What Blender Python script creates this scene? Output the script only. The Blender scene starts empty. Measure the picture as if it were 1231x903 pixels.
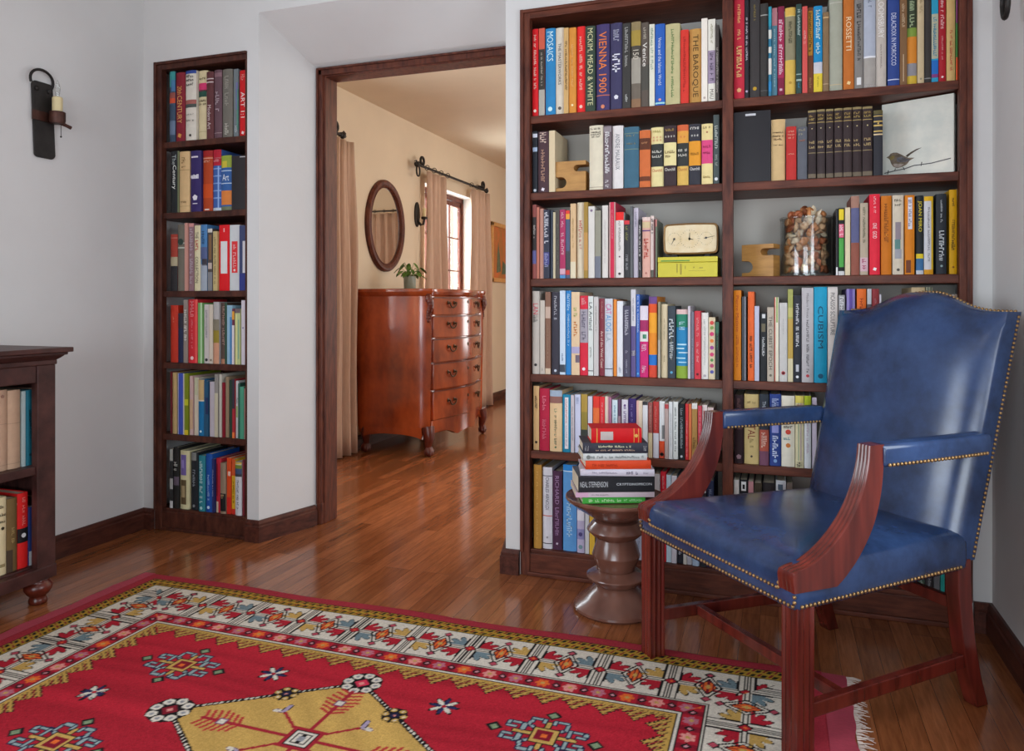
import bpy, bmesh, math, random
import numpy as np
from mathutils import Vector, Matrix
random.seed(7)
R = math.radians
# ------------------------------------------------------------------ camera model (1231 x 903 frame)
FPX, CX0, HZ, CH = 915.0, 615.5, 365.0, 1.05
YAW = math.atan(320 / 915)
SN, CS = math.sin(YAW), math.cos(YAW)
def ray(px, py):
    l = (px - CX0) / FPX
    return (-SN + CS * l, CS + SN * l, (HZ - py) / FPX)
def atY(px, py, Y):
    r = ray(px, py); t = Y / r[1]
    return (r[0] * t, Y, CH + r[2] * t)
def atX(px, py, X):
    r = ray(px, py); t = X / r[0]
    return (X, r[1] * t, CH + r[2] * t)
scene = bpy.context.scene
COL = scene.collection
cam = bpy.data.cameras.new('camera')
cam.sensor_width = 36.0
cam.lens = 36.0 * FPX / 1231
cam.shift_y = -(451.5 - HZ) / 1231
cam.clip_start = 0.05
co = bpy.data.objects.new('camera', cam); COL.objects.link(co)
co.location = (0, 0, CH); co.rotation_euler = (R(90), 0, YAW)
scene.camera = co
scene.view_settings.view_transform = 'Standard'
scene.view_settings.look = 'None'
scene.view_settings.exposure = 0.0
scene.view_settings.gamma = 1.0
scene.view_settings.use_curve_mapping = False
scene.cycles.use_denoising = True
scene.cycles.max_bounces = 8
scene.cycles.diffuse_bounces = 5
scene.cycles.glossy_bounces = 4
scene.cycles.transparent_max_bounces = 8
scene.cycles.sample_clamp_indirect = 6.0
scene.cycles.caustics_reflective = False
scene.cycles.caustics_refractive = False

# ------------------------------------------------------------------ colour and materials
def lin(h, k=1.0):
    h = h.lstrip('#')
    out = []
    for i in (0, 2, 4):
        v = int(h[i:i + 2], 16) / 255
        v = v / 12.92 if v <= 0.04045 else ((v + 0.055) / 1.055) ** 2.4
        out.append(min(v * k, 0.88))
    return (*out, 1.0)

def new_mat(name):
    m = bpy.data.materials.new(name); m.use_nodes = True
    nt = m.node_tree
    return m, nt, nt.nodes['Principled BSDF']

def N(nt, t, **kw):
    n = nt.nodes.new(t)
    for k, v in kw.items():
        if k.startswith('i_'):
            n.inputs[k[2:].replace('_', ' ')].default_value = v
        else:
            setattr(n, k, v)
    return n

def simple(name, c, rough=0.5, metal=0.0, var=0.0, scale=20.0, bump=0.0, bscale=60.0, stretch=None, c2=None, coat=0.0, spec=0.5, detail=4.0):
    m, nt, b = new_mat(name)
    L = nt.links
    b.inputs['Roughness'].default_value = rough
    b.inputs['Metallic'].default_value = metal
    b.inputs['Specular IOR Level'].default_value = spec
    if coat:
        b.inputs['Coat Weight'].default_value = coat; b.inputs['Coat Roughness'].default_value = 0.12
    tc = N(nt, 'ShaderNodeTexCoord'); mp = N(nt, 'ShaderNodeMapping')
    L.new(tc.outputs['Object'], mp.inputs['Vector'])
    if stretch: mp.inputs['Scale'].default_value = stretch
    if var or c2:
        no = N(nt, 'ShaderNodeTexNoise', i_Scale=scale, i_Detail=detail, i_Roughness=0.6)
        L.new(mp.outputs['Vector'], no.inputs['Vector'])
        ra = N(nt, 'ShaderNodeValToRGB')
        lo = c2 or tuple(x * (1 - var) for x in c[:3]) + (1,)
        hi = c if c2 else tuple(min(x * (1 + var), 1) for x in c[:3]) + (1,)
        ra.color_ramp.elements[0].position = 0.32; ra.color_ramp.elements[1].position = 0.68
        ra.color_ramp.elements[0].color = lo; ra.color_ramp.elements[1].color = hi
        L.new(no.outputs['Fac'], ra.inputs['Fac']); L.new(ra.outputs['Color'], b.inputs['Base Color'])
    else:
        b.inputs['Base Color'].default_value = c
    if bump:
        n2 = N(nt, 'ShaderNodeTexNoise', i_Scale=bscale, i_Detail=3.0)
        L.new(mp.outputs['Vector'], n2.inputs['Vector'])
        bp = N(nt, 'ShaderNodeBump', i_Strength=bump, i_Distance=0.004)
        L.new(n2.outputs['Fac'], bp.inputs['Height']); L.new(bp.outputs['Normal'], b.inputs['Normal'])
    return m

def objcolor(name, rough, var=0.12, scale=40, spec=.2):
    m, nt, b = new_mat(name); L = nt.links
    oi = N(nt, 'ShaderNodeObjectInfo'); tc = N(nt, 'ShaderNodeTexCoord')
    no = N(nt, 'ShaderNodeTexNoise', i_Scale=scale, i_Detail=3.0)
    L.new(tc.outputs['Object'], no.inputs['Vector'])
    mr = N(nt, 'ShaderNodeMapRange'); mr.inputs['To Min'].default_value = 1 - var; mr.inputs['To Max'].default_value = 1 + var
    L.new(no.outputs['Fac'], mr.inputs['Value'])
    vm = N(nt, 'ShaderNodeVectorMath', operation='SCALE')
    L.new(oi.outputs['Color'], vm.inputs[0]); L.new(mr.outputs['Result'], vm.inputs['Scale'])
    L.new(vm.outputs['Vector'], b.inputs['Base Color'])
    b.inputs['Roughness'].default_value = rough
    b.inputs['Specular IOR Level'].default_value = spec
    return m

M = {}
M['plaster'] = simple('white_plaster', lin('d4d3d2'), 0.85, var=0.025, scale=2.5, bump=0.12, bscale=35)
M['cream'] = simple('cream_plaster', lin('d8c8b0'), 0.85, var=0.03, scale=2.5, bump=0.1, bscale=35)
M['ceil'] = simple('ceiling_paint', lin('bcb6b0'), 0.9, var=0.02, scale=2)
M['backpaint'] = simple('grey_alcove_paint', lin('c4c0b8'), 0.85, var=0.03, scale=4)
M['trim'] = simple('dark_stained_wood', lin('703c2b', .95), 0.45, spec=.25, c2=lin('44211a', .95), scale=9, stretch=(6, 6, 1), bump=0.06, bscale=40)
M['trimh'] = simple('dark_stained_shelf_wood', lin('703c2b', .95), 0.45, spec=.25, c2=lin('472319', .95), scale=9, stretch=(1, 6, 6), bump=0.06, bscale=40)
M['trimy'] = simple('dark_stained_wood_lengthwise', lin('5f3428', .95), 0.45, spec=.25, c2=lin('3a1c16', .95), scale=9, stretch=(6, 1, 6), bump=0.06, bscale=40)
M['trimd'] = simple('dark_brown_bookcase_wood', lin('553430', .9), 0.42, spec=.3, c2=lin('331c1a', .9), scale=8, stretch=(5, 1.5, 1.5))
M['trimn'] = simple('dark_niche_wood', lin('5c3326', .95), 0.45, spec=.25, c2=lin('381b15', .95), scale=9, stretch=(4, 5, 1.5))
M['mahog'] = simple('mahogany', lin('742a20', .9), 0.24, c2=lin('4e1812', .9), scale=5, stretch=(5, 5, .6), coat=0.35, detail=2.0)
M['dress'] = simple('polished_red_mahogany', lin('ac4c22', 1), 0.2, c2=lin('6a2612', 1), scale=3, stretch=(1.6, 1.6, .9), coat=0.6)
M['dressdark'] = simple('carved_dark_mahogany', lin('5a2216', 1), 0.3, var=.3, scale=20, bump=.3, bscale=60)
M['walnut'] = simple('turned_walnut', lin('82584a', 1.0), 0.24, c2=lin('5c392e', 1.0), scale=3, stretch=(3, 3, 1), coat=0.3, detail=2.0)
M['pale_wood'] = simple('oiled_pale_wood', lin('c4924e'), 0.5, c2=lin('a4743a'), scale=8, stretch=(1, 1, 6))
M['brass'] = simple('antique_brass', lin('a58358'), 0.4, metal=0.85, var=.2, scale=30)
M['dbrass'] = simple('dark_brass', lin('4a3520'), 0.4, metal=0.7)
M['iron'] = simple('hammered_iron', lin('2a2624'), 0.55, metal=0.4, var=.35, scale=25, bump=.5, bscale=45)
M['copper'] = simple('aged_copper', lin('4a2b22'), 0.45, metal=0.5, var=.3, scale=40)
M['candle'] = simple('ivory_candle_sleeve', lin('dccb9c'), 0.55)
M['paper'] = simple('page_paper', lin('cfc3ac'), 0.9, var=.12, scale=6, stretch=(60, 1, 1))
M['cover'] = objcolor('book_cloth', 0.55)
M['gloss'] = objcolor('book_jacket', 0.38, .05, spec=.25)
M['ink'] = objcolor('printed_ink', 0.5, 0.03)
M['canvas'] = simple('pale_canvas', lin('eeece0'), .8, c2=lin('d2d6ce'), scale=9, bump=.2, bscale=90)
M['curtain'] = simple('linen_curtain', lin('c0a28e'), .9, var=.06, scale=60, stretch=(1, 1, .2), bump=.15, bscale=200)
M['pot'] = simple('grey_green_glaze', lin('8d9585'), .35, var=.1)
M['leaf'] = simple('leaf_green', lin('5f8a30'), .5, c2=lin('33591c'), scale=30)
M['soil'] = simple('potting_soil', lin('2d2019'), .95)
M['shell'] = objcolor('shell_surface', .45, .3, 70, .4)
M['white_paint'] = simple('white_window_reveal', lin('e6e4e0'), .7)
M['fringe'] = simple('undyed_wool_fringe', lin('cbb9ae'), .95, var=.15)
M['black'] = simple('black_lacquer', lin('17181a'), .35)

def leather():
    m, nt, b = new_mat('blue_leather'); L = nt.links
    tc = N(nt, 'ShaderNodeTexCoord')
    n1 = N(nt, 'ShaderNodeTexNoise', i_Scale=7.0, i_Detail=5.0, i_Roughness=.65)
    L.new(tc.outputs['Object'], n1.inputs['Vector'])
    ra = N(nt, 'ShaderNodeValToRGB')
    ra.color_ramp.elements[0].position = .3; ra.color_ramp.elements[1].position = .75
    ra.color_ramp.elements[0].color = lin('1a2844'); ra.color_ramp.elements[1].color = lin('334c78')
    L.new(n1.outputs['Fac'], ra.inputs['Fac']); L.new(ra.outputs['Color'], b.inputs['Base Color'])
    b.inputs['Roughness'].default_value = .27
    b.inputs['Specular IOR Level'].default_value = .6
    vo = N(nt, 'ShaderNodeTexVoronoi', i_Scale=260.0)
    L.new(tc.outputs['Object'], vo.inputs['Vector'])
    n2 = N(nt, 'ShaderNodeTexNoise', i_Scale=9.0, i_Detail=1.5)
    L.new(tc.outputs['Object'], n2.inputs['Vector'])
    b1 = N(nt, 'ShaderNodeBump', i_Strength=.05, i_Distance=.001)
    L.new(vo.outputs['Distance'], b1.inputs['Height'])
    b2 = N(nt, 'ShaderNodeBump', i_Strength=.12, i_Distance=.01)
    L.new(n2.outputs['Fac'], b2.inputs['Height']); L.new(b1.outputs['Normal'], b2.inputs['Normal'])
    L.new(b2.outputs['Normal'], b.inputs['Normal'])
    mr = N(nt, 'ShaderNodeMapRange'); mr.inputs['To Min'].default_value = .17; mr.inputs['To Max'].default_value = .30
    L.new(n2.outputs['Fac'], mr.inputs['Value']); L.new(mr.outputs['Result'], b.inputs['Roughness'])
    return m
M['leather'] = leather()

def floor_mat():
    m, nt, b = new_mat('oak_strip_floor'); L = nt.links
    tc = N(nt, 'ShaderNodeTexCoord'); mp = N(nt, 'ShaderNodeMapping')
    mp.inputs['Rotation'].default_value = (0, 0, R(90))
    L.new(tc.outputs['Object'], mp.inputs['Vector'])
    br = N(nt, 'ShaderNodeTexBrick', offset=.37, offset_frequency=3)
    br.inputs['Color1'].default_value = lin('aa6a44', 1.0); br.inputs['Color2'].default_value = lin('88502f', 1.0)
    br.inputs['Mortar'].default_value = lin('5c3018')
    br.inputs['Scale'].default_value = 1.0; br.inputs['Mortar Size'].default_value = .0007
    br.inputs['Brick Width'].default_value = 1.35; br.inputs['Row Height'].default_value = .057
    L.new(mp.outputs['Vector'], br.inputs['Vector'])
    m2 = N(nt, 'ShaderNodeMapping'); m2.inputs['Scale'].default_value = (26, 2.2, 1)
    L.new(tc.outputs['Object'], m2.inputs['Vector'])
    no = N(nt, 'ShaderNodeTexNoise', i_Scale=3.0, i_Detail=7.0, i_Roughness=.65, i_Distortion=.6)
    L.new(m2.outputs['Vector'], no.inputs['Vector'])
    ra = N(nt, 'ShaderNodeValToRGB')
    ra.color_ramp.elements[0].position = .3; ra.color_ramp.elements[1].position = .72
    ra.color_ramp.elements[0].color = (.62, .55, .5, 1); ra.color_ramp.elements[1].color = (1.12, 1.08, 1.0, 1)
    L.new(no.outputs['Fac'], ra.inputs['Fac'])
    mx = N(nt, 'ShaderNodeMix', data_type='RGBA', blend_type='MULTIPLY'); mx.inputs['Factor'].default_value = 1.0
    L.new(br.outputs['Color'], mx.inputs[6]); L.new(ra.outputs['Color'], mx.inputs[7])
    L.new(mx.outputs[2], b.inputs['Base Color'])
    b.inputs['Roughness'].default_value = .15
    bp = N(nt, 'ShaderNodeBump', i_Strength=.07, i_Distance=.002)
    L.new(no.outputs['Fac'], bp.inputs['Height'])
    b2 = N(nt, 'ShaderNodeBump', i_Strength=.3, i_Distance=.001, invert=True)
    L.new(br.outputs['Fac'], b2.inputs['Height']); L.new(bp.outputs['Normal'], b2.inputs['Normal'])
    L.new(b2.outputs['Normal'], b.inputs['Normal'])
    return m
M['floor'] = floor_mat()

def glass_mat(name, tint, gl=.08):
    m, nt, b = new_mat(name); L = nt.links
    tr = N(nt, 'ShaderNodeBsdfTransparent'); tr.inputs['Color'].default_value = tint
    g = N(nt, 'ShaderNodeBsdfGlossy'); g.inputs['Roughness'].default_value = .03
    lw = N(nt, 'ShaderNodeLayerWeight'); lw.inputs['Blend'].default_value = .22
    mr = N(nt, 'ShaderNodeMapRange'); mr.inputs['To Min'].default_value = gl * .5; mr.inputs['To Max'].default_value = gl * 4
    L.new(lw.outputs['Fresnel'], mr.inputs['Value'])
    mx = N(nt, 'ShaderNodeMixShader')
    L.new(mr.outputs['Result'], mx.inputs['Fac']); L.new(tr.outputs['BSDF'], mx.inputs[1]); L.new(g.outputs['BSDF'], mx.inputs[2])
    L.new(mx.outputs['Shader'], nt.nodes['Material Output'].inputs['Surface'])
    return m
M['glass'] = glass_mat('window_glass', (.96, .98, .97, 1))
M['jar'] = glass_mat('jar_glass', (.95, .96, .95, 1), .12)
M['mirror'] = simple('silvered_glass', (.86, .86, .84, 1), .02, metal=1.0)

def color_attr_mat(name, rough):
    m, nt, b = new_mat(name); L = nt.links
    a = N(nt, 'ShaderNodeAttribute', attribute_name='dye')
    tc = N(nt, 'ShaderNodeTexCoord')
    no = N(nt, 'ShaderNodeTexNoise', i_Scale=240.0, i_Detail=2.0)
    L.new(tc.outputs['Object'], no.inputs['Vector'])
    mr = N(nt, 'ShaderNodeMapRange'); mr.inputs['To Min'].default_value = .72; mr.inputs['To Max'].default_value = 1.25
    L.new(no.outputs['Fac'], mr.inputs['Value'])
    vm = N(nt, 'ShaderNodeVectorMath', operation='SCALE')
    L.new(a.outputs['Color'], vm.inputs[0]); L.new(mr.outputs['Result'], vm.inputs['Scale'])
    L.new(vm.outputs['Vector'], b.inputs['Base Color'])
    b.inputs['Roughness'].default_value = rough
    b.inputs['Specular IOR Level'].default_value = .15
    bp = N(nt, 'ShaderNodeBump', i_Strength=.5, i_Distance=.003)
    L.new(no.outputs['Fac'], bp.inputs['Height']); L.new(bp.outputs['Normal'], b.inputs['Normal'])
    return m
M['rug'] = color_attr_mat('dyed_wool_pile', .95)

# ------------------------------------------------------------------ mesh helpers
class MB:
    def __init__(s): s.v = []; s.f = []
    def add(s, vs, fs):
        o = len(s.v); s.v += [tuple(x) for x in vs]; s.f += [tuple(i + o for i in f) for f in fs]; return s
    def box(s, x0, x1, y0, y1, z0, z1):
        vs = [(x, y, z) for z in (z0, z1) for y in (y0, y1) for x in (x0, x1)]
        return s.add(vs, [(0, 2, 3, 1), (4, 5, 7, 6), (0, 1, 5, 4), (2, 6, 7, 3), (0, 4, 6, 2), (1, 3, 7, 5)])
    def prism(s, pts, d0, d1, axis='z'):
        n = len(pts)
        def P(p, d):
            return {'z': (p[0], p[1], d), 'y': (p[0], d, p[1]), 'x': (d, p[0], p[1])}[axis]
        vs = [P(p, d0) for p in pts] + [P(p, d1) for p in pts]
        fs = [tuple(range(n)), tuple(range(2 * n - 1, n - 1, -1))]
        fs += [(i, i + n, (i + 1) % n + n, (i + 1) % n) for i in range(n)]
        return s.add(vs, fs)
    def loft(s, rings, cap=True, closed=True):
        n = len(rings[0]); vs = [p for r in rings for p in r]; fs = []
        for i in range(len(rings) - 1):
            for j in range(n if closed else n - 1):
                k = (j + 1) % n
                fs.append((i * n + j, i * n + k, (i + 1) * n + k, (i + 1) * n + j))
        if cap and closed:
            fs.append(tuple(range(n - 1, -1, -1))); fs.append(tuple(range((len(rings) - 1) * n, len(rings) * n)))
        return s.add(vs, fs)
    def lathe(s, prof, seg=40, c=(0, 0, 0), ax='z', cap=True):
        rings = []
        for r, h in prof:
            ring = []
            for i in range(seg):
                a = 2 * math.pi * i / seg
                p = (r * math.cos(a), r * math.sin(a), h)
                if ax == 'x': p = (h, p[0], p[1])
                if ax == 'y': p = (p[0], h, p[1])
                ring.append((c[0] + p[0], c[1] + p[1], c[2] + p[2]))
            rings.append(ring)
        return s.loft(rings, cap)
    def tube(s, path, r, seg=8, cap=True):
        path = [Vector(p) for p in path]
        rr = r if isinstance(r, (list, tuple)) else [r] * len(path)
        rings = []; up = None
        for i, p in enumerate(path):
            t = (path[min(i + 1, len(path) - 1)] - path[max(i - 1, 0)]).normalized()
            if up is None:
                up = Vector((0, 0, 1)) if abs(t.z) < .9 else Vector((1, 0, 0))
            u = t.cross(up)
            if u.length < 1e-4: u = t.cross(Vector((0, 1, 0)))
            u.normalize(); v = u.cross(t).normalized(); up = v
            rings.append([tuple(p + (u * math.cos(2 * math.pi * j / seg) + v * math.sin(2 * math.pi * j / seg)) * rr[i]) for j in range(seg)])
        return s.loft(rings, cap)
    def ball(s, c, r, seg=10, rings=6, sq=(1, 1, 1)):
        prof = [(math.sin(math.pi * i / rings), -math.cos(math.pi * i / rings)) for i in range(rings + 1)]
        rg = [[(c[0] + sq[0] * r * max(a, .01) * math.cos(2 * math.pi * j / seg), c[1] + sq[1] * r * max(a, .01) * math.sin(2 * math.pi * j / seg), c[2] + sq[2] * r * h) for j in range(seg)] for a, h in prof]
        return s.loft(rg)
    def mesh(s, name):
        me = bpy.data.meshes.new(name); me.from_pydata(s.v, [], s.f); me.update()
        bm = bmesh.new(); bm.from_mesh(me); bmesh.ops.recalc_face_normals(bm, faces=bm.faces); bm.to_mesh(me); bm.free()
        return me
    def build(s, name, mat, parent=None, smooth=0, bevel=0, color=None, loc=None, bseg=2):
        me = s.mesh(name)
        me.materials.append(mat)
        o = bpy.data.objects.new(name, me); COL.objects.link(o)
        if parent: o.parent = parent
        if loc: o.location = loc
        if smooth:
            me.shade_smooth()
            if smooth < 180: me.set_sharp_from_angle(angle=R(smooth))
        if bevel:
            b = o.modifiers.new('edge', 'BEVEL'); b.width = bevel; b.segments = bseg; b.limit_method = 'ANGLE'; b.angle_limit = R(40)
        if color: o.color = color
        return o

def thing(name, label, cat, loc=(0, 0, 0), rz=0, group=None):
    o = bpy.data.objects.new(name, None); COL.objects.link(o)
    o.empty_display_size = .05
    o.location = loc; o.rotation_euler = (0, 0, rz)
    o['label'] = label; o['category'] = cat
    if group: o['group'] = group
    return o
def tag(o, label, cat, group=None):
    o['label'] = label; o['category'] = cat
    if group: o['group'] = group
    return o
def struct(o):
    o['kind'] = 'structure'; return o
def rrect(x0, x1, y0, y1, r, n=5):
    out = []
    for cx, cy, a0 in ((x1 - r, y1 - r, 0), (x0 + r, y1 - r, 90), (x0 + r, y0 + r, 180), (x1 - r, y0 + r, 270)):
        for i in range(n + 1):
            a = R(a0 + 90 * i / n); out.append((cx + r * math.cos(a), cy + r * math.sin(a)))
    return out
def catmull(pts, n=6):
    P = [np.array(p, float) for p in pts]; P = [2 * P[0] - P[1]] + P + [2 * P[-1] - P[-2]]
    out = []
    for i in range(1, len(P) - 2):
        for k in range(n):
            t = k / n; a, b, c, d = P[i - 1:i + 3]
            out.append(tuple(.5 * ((2 * b) + (-a + c) * t + (2 * a - 5 * b + 4 * c - d) * t * t + (-a + 3 * b - 3 * c + d) * t ** 3)))
    out.append(tuple(P[-2])); return out
P_BACK, P_SIDE, P_FARW, P_FARS, P_FARE, P_FARL, P_NEAR, P_FARN, P_RIGHT, EXPO = 66, 44, 70, 24, 36, 27, 4, 52, 16, -0.20

# ------------------------------------------------------------------ the setting
YF, XL, XR = 2.80, -2.81, .645          # bookcase wall face, near side walls
XW, YE = -2.88, 8.8                     # far room: window wall, end wall
ZC, ZF = 2.75, 2.555                    # ceilings
NX0, NX1, BX0, BX1 = -2.743, -2.224, -.944, .590
NT, BT = 2.174, 2.188
w = MB()
w.box(-2.95, NX0, YF, 3.225, 0, ZC).box(NX0, NX1, YF, 3.225, NT, ZC).box(NX0, NX1, 3.055, 3.225, 0, NT)
w.prism([(NX1, YF), (-2.162, YF), (-2.075, 3.13), (-2.075, 3.225), (NX1, 3.225)], 0, ZC)
w.prism([(-1.005, YF), (BX0, YF), (BX0, 3.225), (-1.09, 3.225), (-1.09, 3.13)], 0, ZC)
w.box(BX0, BX1, YF, 3.225, BT, ZC).box(BX1, .95, YF, 3.225, 0, ZC).box(BX0, BX1, 3.055, 3.225, 0, BT)
w.prism([(YF, 2.334), (2.84, 2.312), (3.09, 2.185), (3.13, 2.170), (3.225, 2.17), (3.225, ZC), (YF, ZC)], -2.1622, -1.0048, 'x')
struct(w.build('wall_front', M['plaster']))
def wall_x(name, x0, x1, y0, y1, z1, op, mat):
    m = MB()
    if op:
        a, b, c, d = op
        m.box(x0, x1, y0, a, 0, z1).box(x0, x1, b, y1, 0, z1).box(x0, x1, a, b, 0, c).box(x0, x1, a, b, d, z1)
    else: m.box(x0, x1, y0, y1, 0, z1)
    return struct(m.build(name, mat))
def wall_y(name, x0, x1, y0, y1, z1, op, mat):
    m = MB()
    if op:
        a, b, c, d = op
        m.box(x0, a, y0, y1, 0, z1).box(b, x1, y0, y1, 0, z1).box(a, b, y0, y1, d, z1)
        if c > 0: m.box(a, b, y0, y1, 0, c)
    else: m.box(x0, x1, y0, y1, 0, z1)
    return struct(m.build(name, mat))
wall_x('wall_left', -2.95, XL, -2.6, YF, ZC, (-.95, 1.0, 1.1, 2.25), M['plaster'])
wall_x('wall_right', XR, .80, -2.6, YF, ZC, (.75, 2.0, .8, 1.86), M['plaster'])
wall_y('wall_back', -2.95, .80, -2.75, -2.6, ZC, (-1.5, .5, .4, 1.85), M['plaster'])
wl = MB()
for a, b in ((3.225, 3.36), (4.05, 5.95), (7.06, YE)): wl.box(-3.14, XW, a, b, 0, ZF + .2)
for a, b in ((3.36, 4.05), (5.95, 7.06)): wl.box(-3.14, XW, a, b, 0, .75).box(-3.14, XW, a, b, 2.10, ZF + .2)
struct(wl.build('wall_far_left', M['cream']))
wall_x('wall_far_right', 1.4, 1.55, 3.225, YE, ZF + .2, (4.3, 6.6, .5, 2.15), M['cream'])
wall_y('wall_far_end', -3.14, 1.55, YE, YE + .15, ZF + .2, (-1.15, .35, .45, 2.1), M['cream'])
wall_y('wall_doorway', -3.14, 1.55, 3.2245, 3.236, ZF + .2, (-2.064, -1.101, 0, 2.154), M['cream'])
struct(MB().box(-2.95, .95, -2.75, 3.225, ZC, ZC + .1).build('ceiling', M['ceil']))
struct(MB().box(-3.14, 1.55, 3.225, YE + .15, ZF, ZF + .1).build('ceiling_far', M['cream']))
struct(MB().box(-3.14, 1.55, -2.75, YE + .15, -.06, 0).build('floor', M['floor']))

# doorway trim: casing on the splayed reveal, deep jamb behind
jm = MB()
jm.box(-2.075, -2.049, 3.118, 3.14, .095, 2.166).box(-2.062, -2.04, 3.135, 3.239, 0, 2.14).box(-2.075, -2.045, 3.112, 3.135, 0, .1)
jm.box(-1.116, -1.09, 3.118, 3.14, .095, 2.166).box(-1.125, -1.103, 3.135, 3.239, 0, 2.14)
jm.box(-2.075, -1.09, 3.118, 3.14, 2.136, 2.170).box(-2.06, -1.105, 3.135, 3.239, 2.132, 2.155)
struct(jm.build('trim_1', M['trim'], bevel=.004))
jl = MB().box(-2.075, -2.066, 3.108, 3.14, .095, 2.168).box(-2.075, -1.09, 3.108, 3.14, 2.16, 2.170)
struct(jl.build('trim_2', M['trim'], bevel=.003))

def baseboard(name, pts, side):
    """runs along pts; side=+1 puts the board to the left of the walking direction"""
    def off(d):
        out = []
        for i, p in enumerate(pts):
            p = Vector(p)
            ns = []
            for a, b in ((i - 1, i), (i, i + 1)):
                if 0 <= a and b < len(pts):
                    t = (Vector(pts[b]) - Vector(pts[a])).normalized(); ns.append(Vector((-t.y, t.x)) * side)
            n = sum(ns, Vector((0, 0)))
            n = n / n.length / max(.3, n.normalized().dot(ns[0]))
            out.append(p + n * d)
        return out
    m = MB()
    prof = [(0, 0), (.022, 0), (.022, .068), (.017, .073), (.017, .082), (.009, .094), (0, .094)]
    cols = [off(d) for d, z in prof]
    rings = [[(cols[k][i].x, cols[k][i].y, prof[k][1]) for k in range(len(prof))] for i in range(len(pts))]
    m.loft(rings)
    return struct(m.build(name, M['trimy']))
baseboard('baseboard_left', [(XL, -2.6), (XL, YF), (NX0 - .002, YF)], -1)
baseboard('baseboard_pillar', [(NX1 + .002, YF), (-2.162, YF), (-2.082, 3.105)], -1)
baseboard('baseboard_jamb', [(-1.083, 3.105), (-1.005, YF), (BX0 - .002, YF)], -1)
baseboard('baseboard_right', [(BX1 + .002, YF), (XR, YF), (XR, -2.6)], -1)
baseboard('baseboard_far_left', [(XW, 3.3), (XW, YE)], -1)

# far window: dark casement in a white reveal
X0, X1 = -3.03, -2.985
for wn, Y0, Y1, sashes in (('window_1', 5.95, 7.06, ((5.992, 6.50), (6.506, 7.018))), ('window_2', 3.36, 4.05, ((3.415, 3.995),))):
  Z0, Z1 = .75, 2.10
  wf = MB()
  wf.box(X0, X1, Y0, Y0 + .04, Z0, Z1).box(X0, X1, Y1 - .04, Y1, Z0, Z1).box(X0, X1, Y0, Y1, Z0, Z0 + .05).box(X0, X1, Y0, Y1, Z1 - .05, Z1)
  wfo = struct(wf.build(wn, M['trim'], bevel=.004))
  for a, b in sashes:
      s = MB().box(X0 + .005, X1 - .008, a, a + .034, Z0 + .055, Z1 - .055).box(X0 + .005, X1 - .008, b - .034, b, Z0 + .055, Z1 - .055)
      s.box(X0 + .005, X1 - .008, a, b, Z0 + .055, Z0 + .1).box(X0 + .005, X1 - .008, a, b, Z1 - .1, Z1 - .055)
      s.box(X0 + .012, X1 - .014, (a + b) / 2 - .006, (a + b) / 2 + .006, Z0 + .1, Z1 - .1)
      for z in (1.07, 1.37, 1.69): s.box(X0 + .012, X1 - .014, a + .04, b - .04, z - .0065, z + .0065)
      sh = s.build('sash_frame', M['trim'], wfo, bevel=.003)
      MB().box(X0 + .02, X0 + .024, a + .04, b - .04, Z0 + .095, Z1 - .095).build('window_glass', M['glass'], sh)
  struct(MB().box(-3.14, -2.86, Y0, Y1, Z0 - .03, Z0).build('window_sill', M['white_paint']))
  rv = MB().box(-2.985, -2.8795, Y1 - .006, Y1, Z0, Z1).box(-2.985, -2.8795, Y0, Y0 + .006, Z0, Z1).box(-2.985, -2.8795, Y0, Y1, Z1 - .006, Z1)
  struct(rv.build('trim_3' if Y0 > 5 else 'trim_4', M['white_paint']))

# ------------------------------------------------------------------ built-in bookcases
SHZ = [1.776, 1.479, 1.146, .777, .481, .101]
def shelf_bm(x0, x1, z, t=.030): return MB().box(x0, x1, YF + .006, 3.053, z - t, z)
bc = thing('built_in_bookcase', 'wide dark wooden built-in bookcase filling the wall behind the blue armchair', 'bookcase', (0, YF, 0))
def bpart(m, name, mat, parent, bevel=.003):
    for i, v in enumerate(m.v): m.v[i] = (v[0] - parent.location.x, v[1] - parent.location.y, v[2] - parent.location.z)
    return m.build(name, mat, parent, bevel=bevel)
PM0, PM1 = -.181, -.152
def stile(x0, x1, face, top, parent):
    m = MB().box(x0, x1, YF - .006, YF + .03, 0, top)
    wd = x1 - x0
    m.box(x0, x0 + wd * .38, YF - .014, YF - .005, .09, top)
    return bpart(m, 'stile', M['trim'], parent)
stile(BX0 + .001, -.905, 1, BT - .002, bc)
m = MB().box(.552, BX1 - .001, YF - .006, YF + .03, 0, BT - .002).box(.572, BX1 - .001, YF - .014, YF - .005, .09, BT - .002)
bpart(m, 'stile', M['trim'], bc)
m = MB().box(BX0 + .001, BX1 - .001, YF - .005, YF + .03, 2.15, BT - .003).box(BX0 + .001, BX1 - .001, YF - .0135, YF - .004, 2.172, BT - .003)
bpart(m, 'top_rail', M['trimh'], bc)
m = MB().box(PM0 - .006, PM1 + .002, YF - .008, YF + .02, .085, 2.152).box(PM0 + .006, PM1 - .01, YF + .018, 3.053, .085, 2.152)
bpart(m, 'center_post', M['trim'], bc)
m = MB().box(BX0 + .03, BX1 - .03, YF + .0, YF + .02, .0, .086).box(BX0 + .03, BX1 - .03, YF - .012, YF + .001, 0, .016)
bpart(m, 'plinth', M['trimh'], bc)
for z in SHZ:
    for a, b in ((BX0 + .002, PM0 + .005), (PM1 - .009, BX1 - .002)): bpart(shelf_bm(a, b, z), 'shelf', M['trimh'], bc)
bpart(MB().box(BX0 + .002, BX1 - .002, YF + .01, 3.053, 2.152, BT - .003), 'top_board', M['trimh'], bc)
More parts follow.
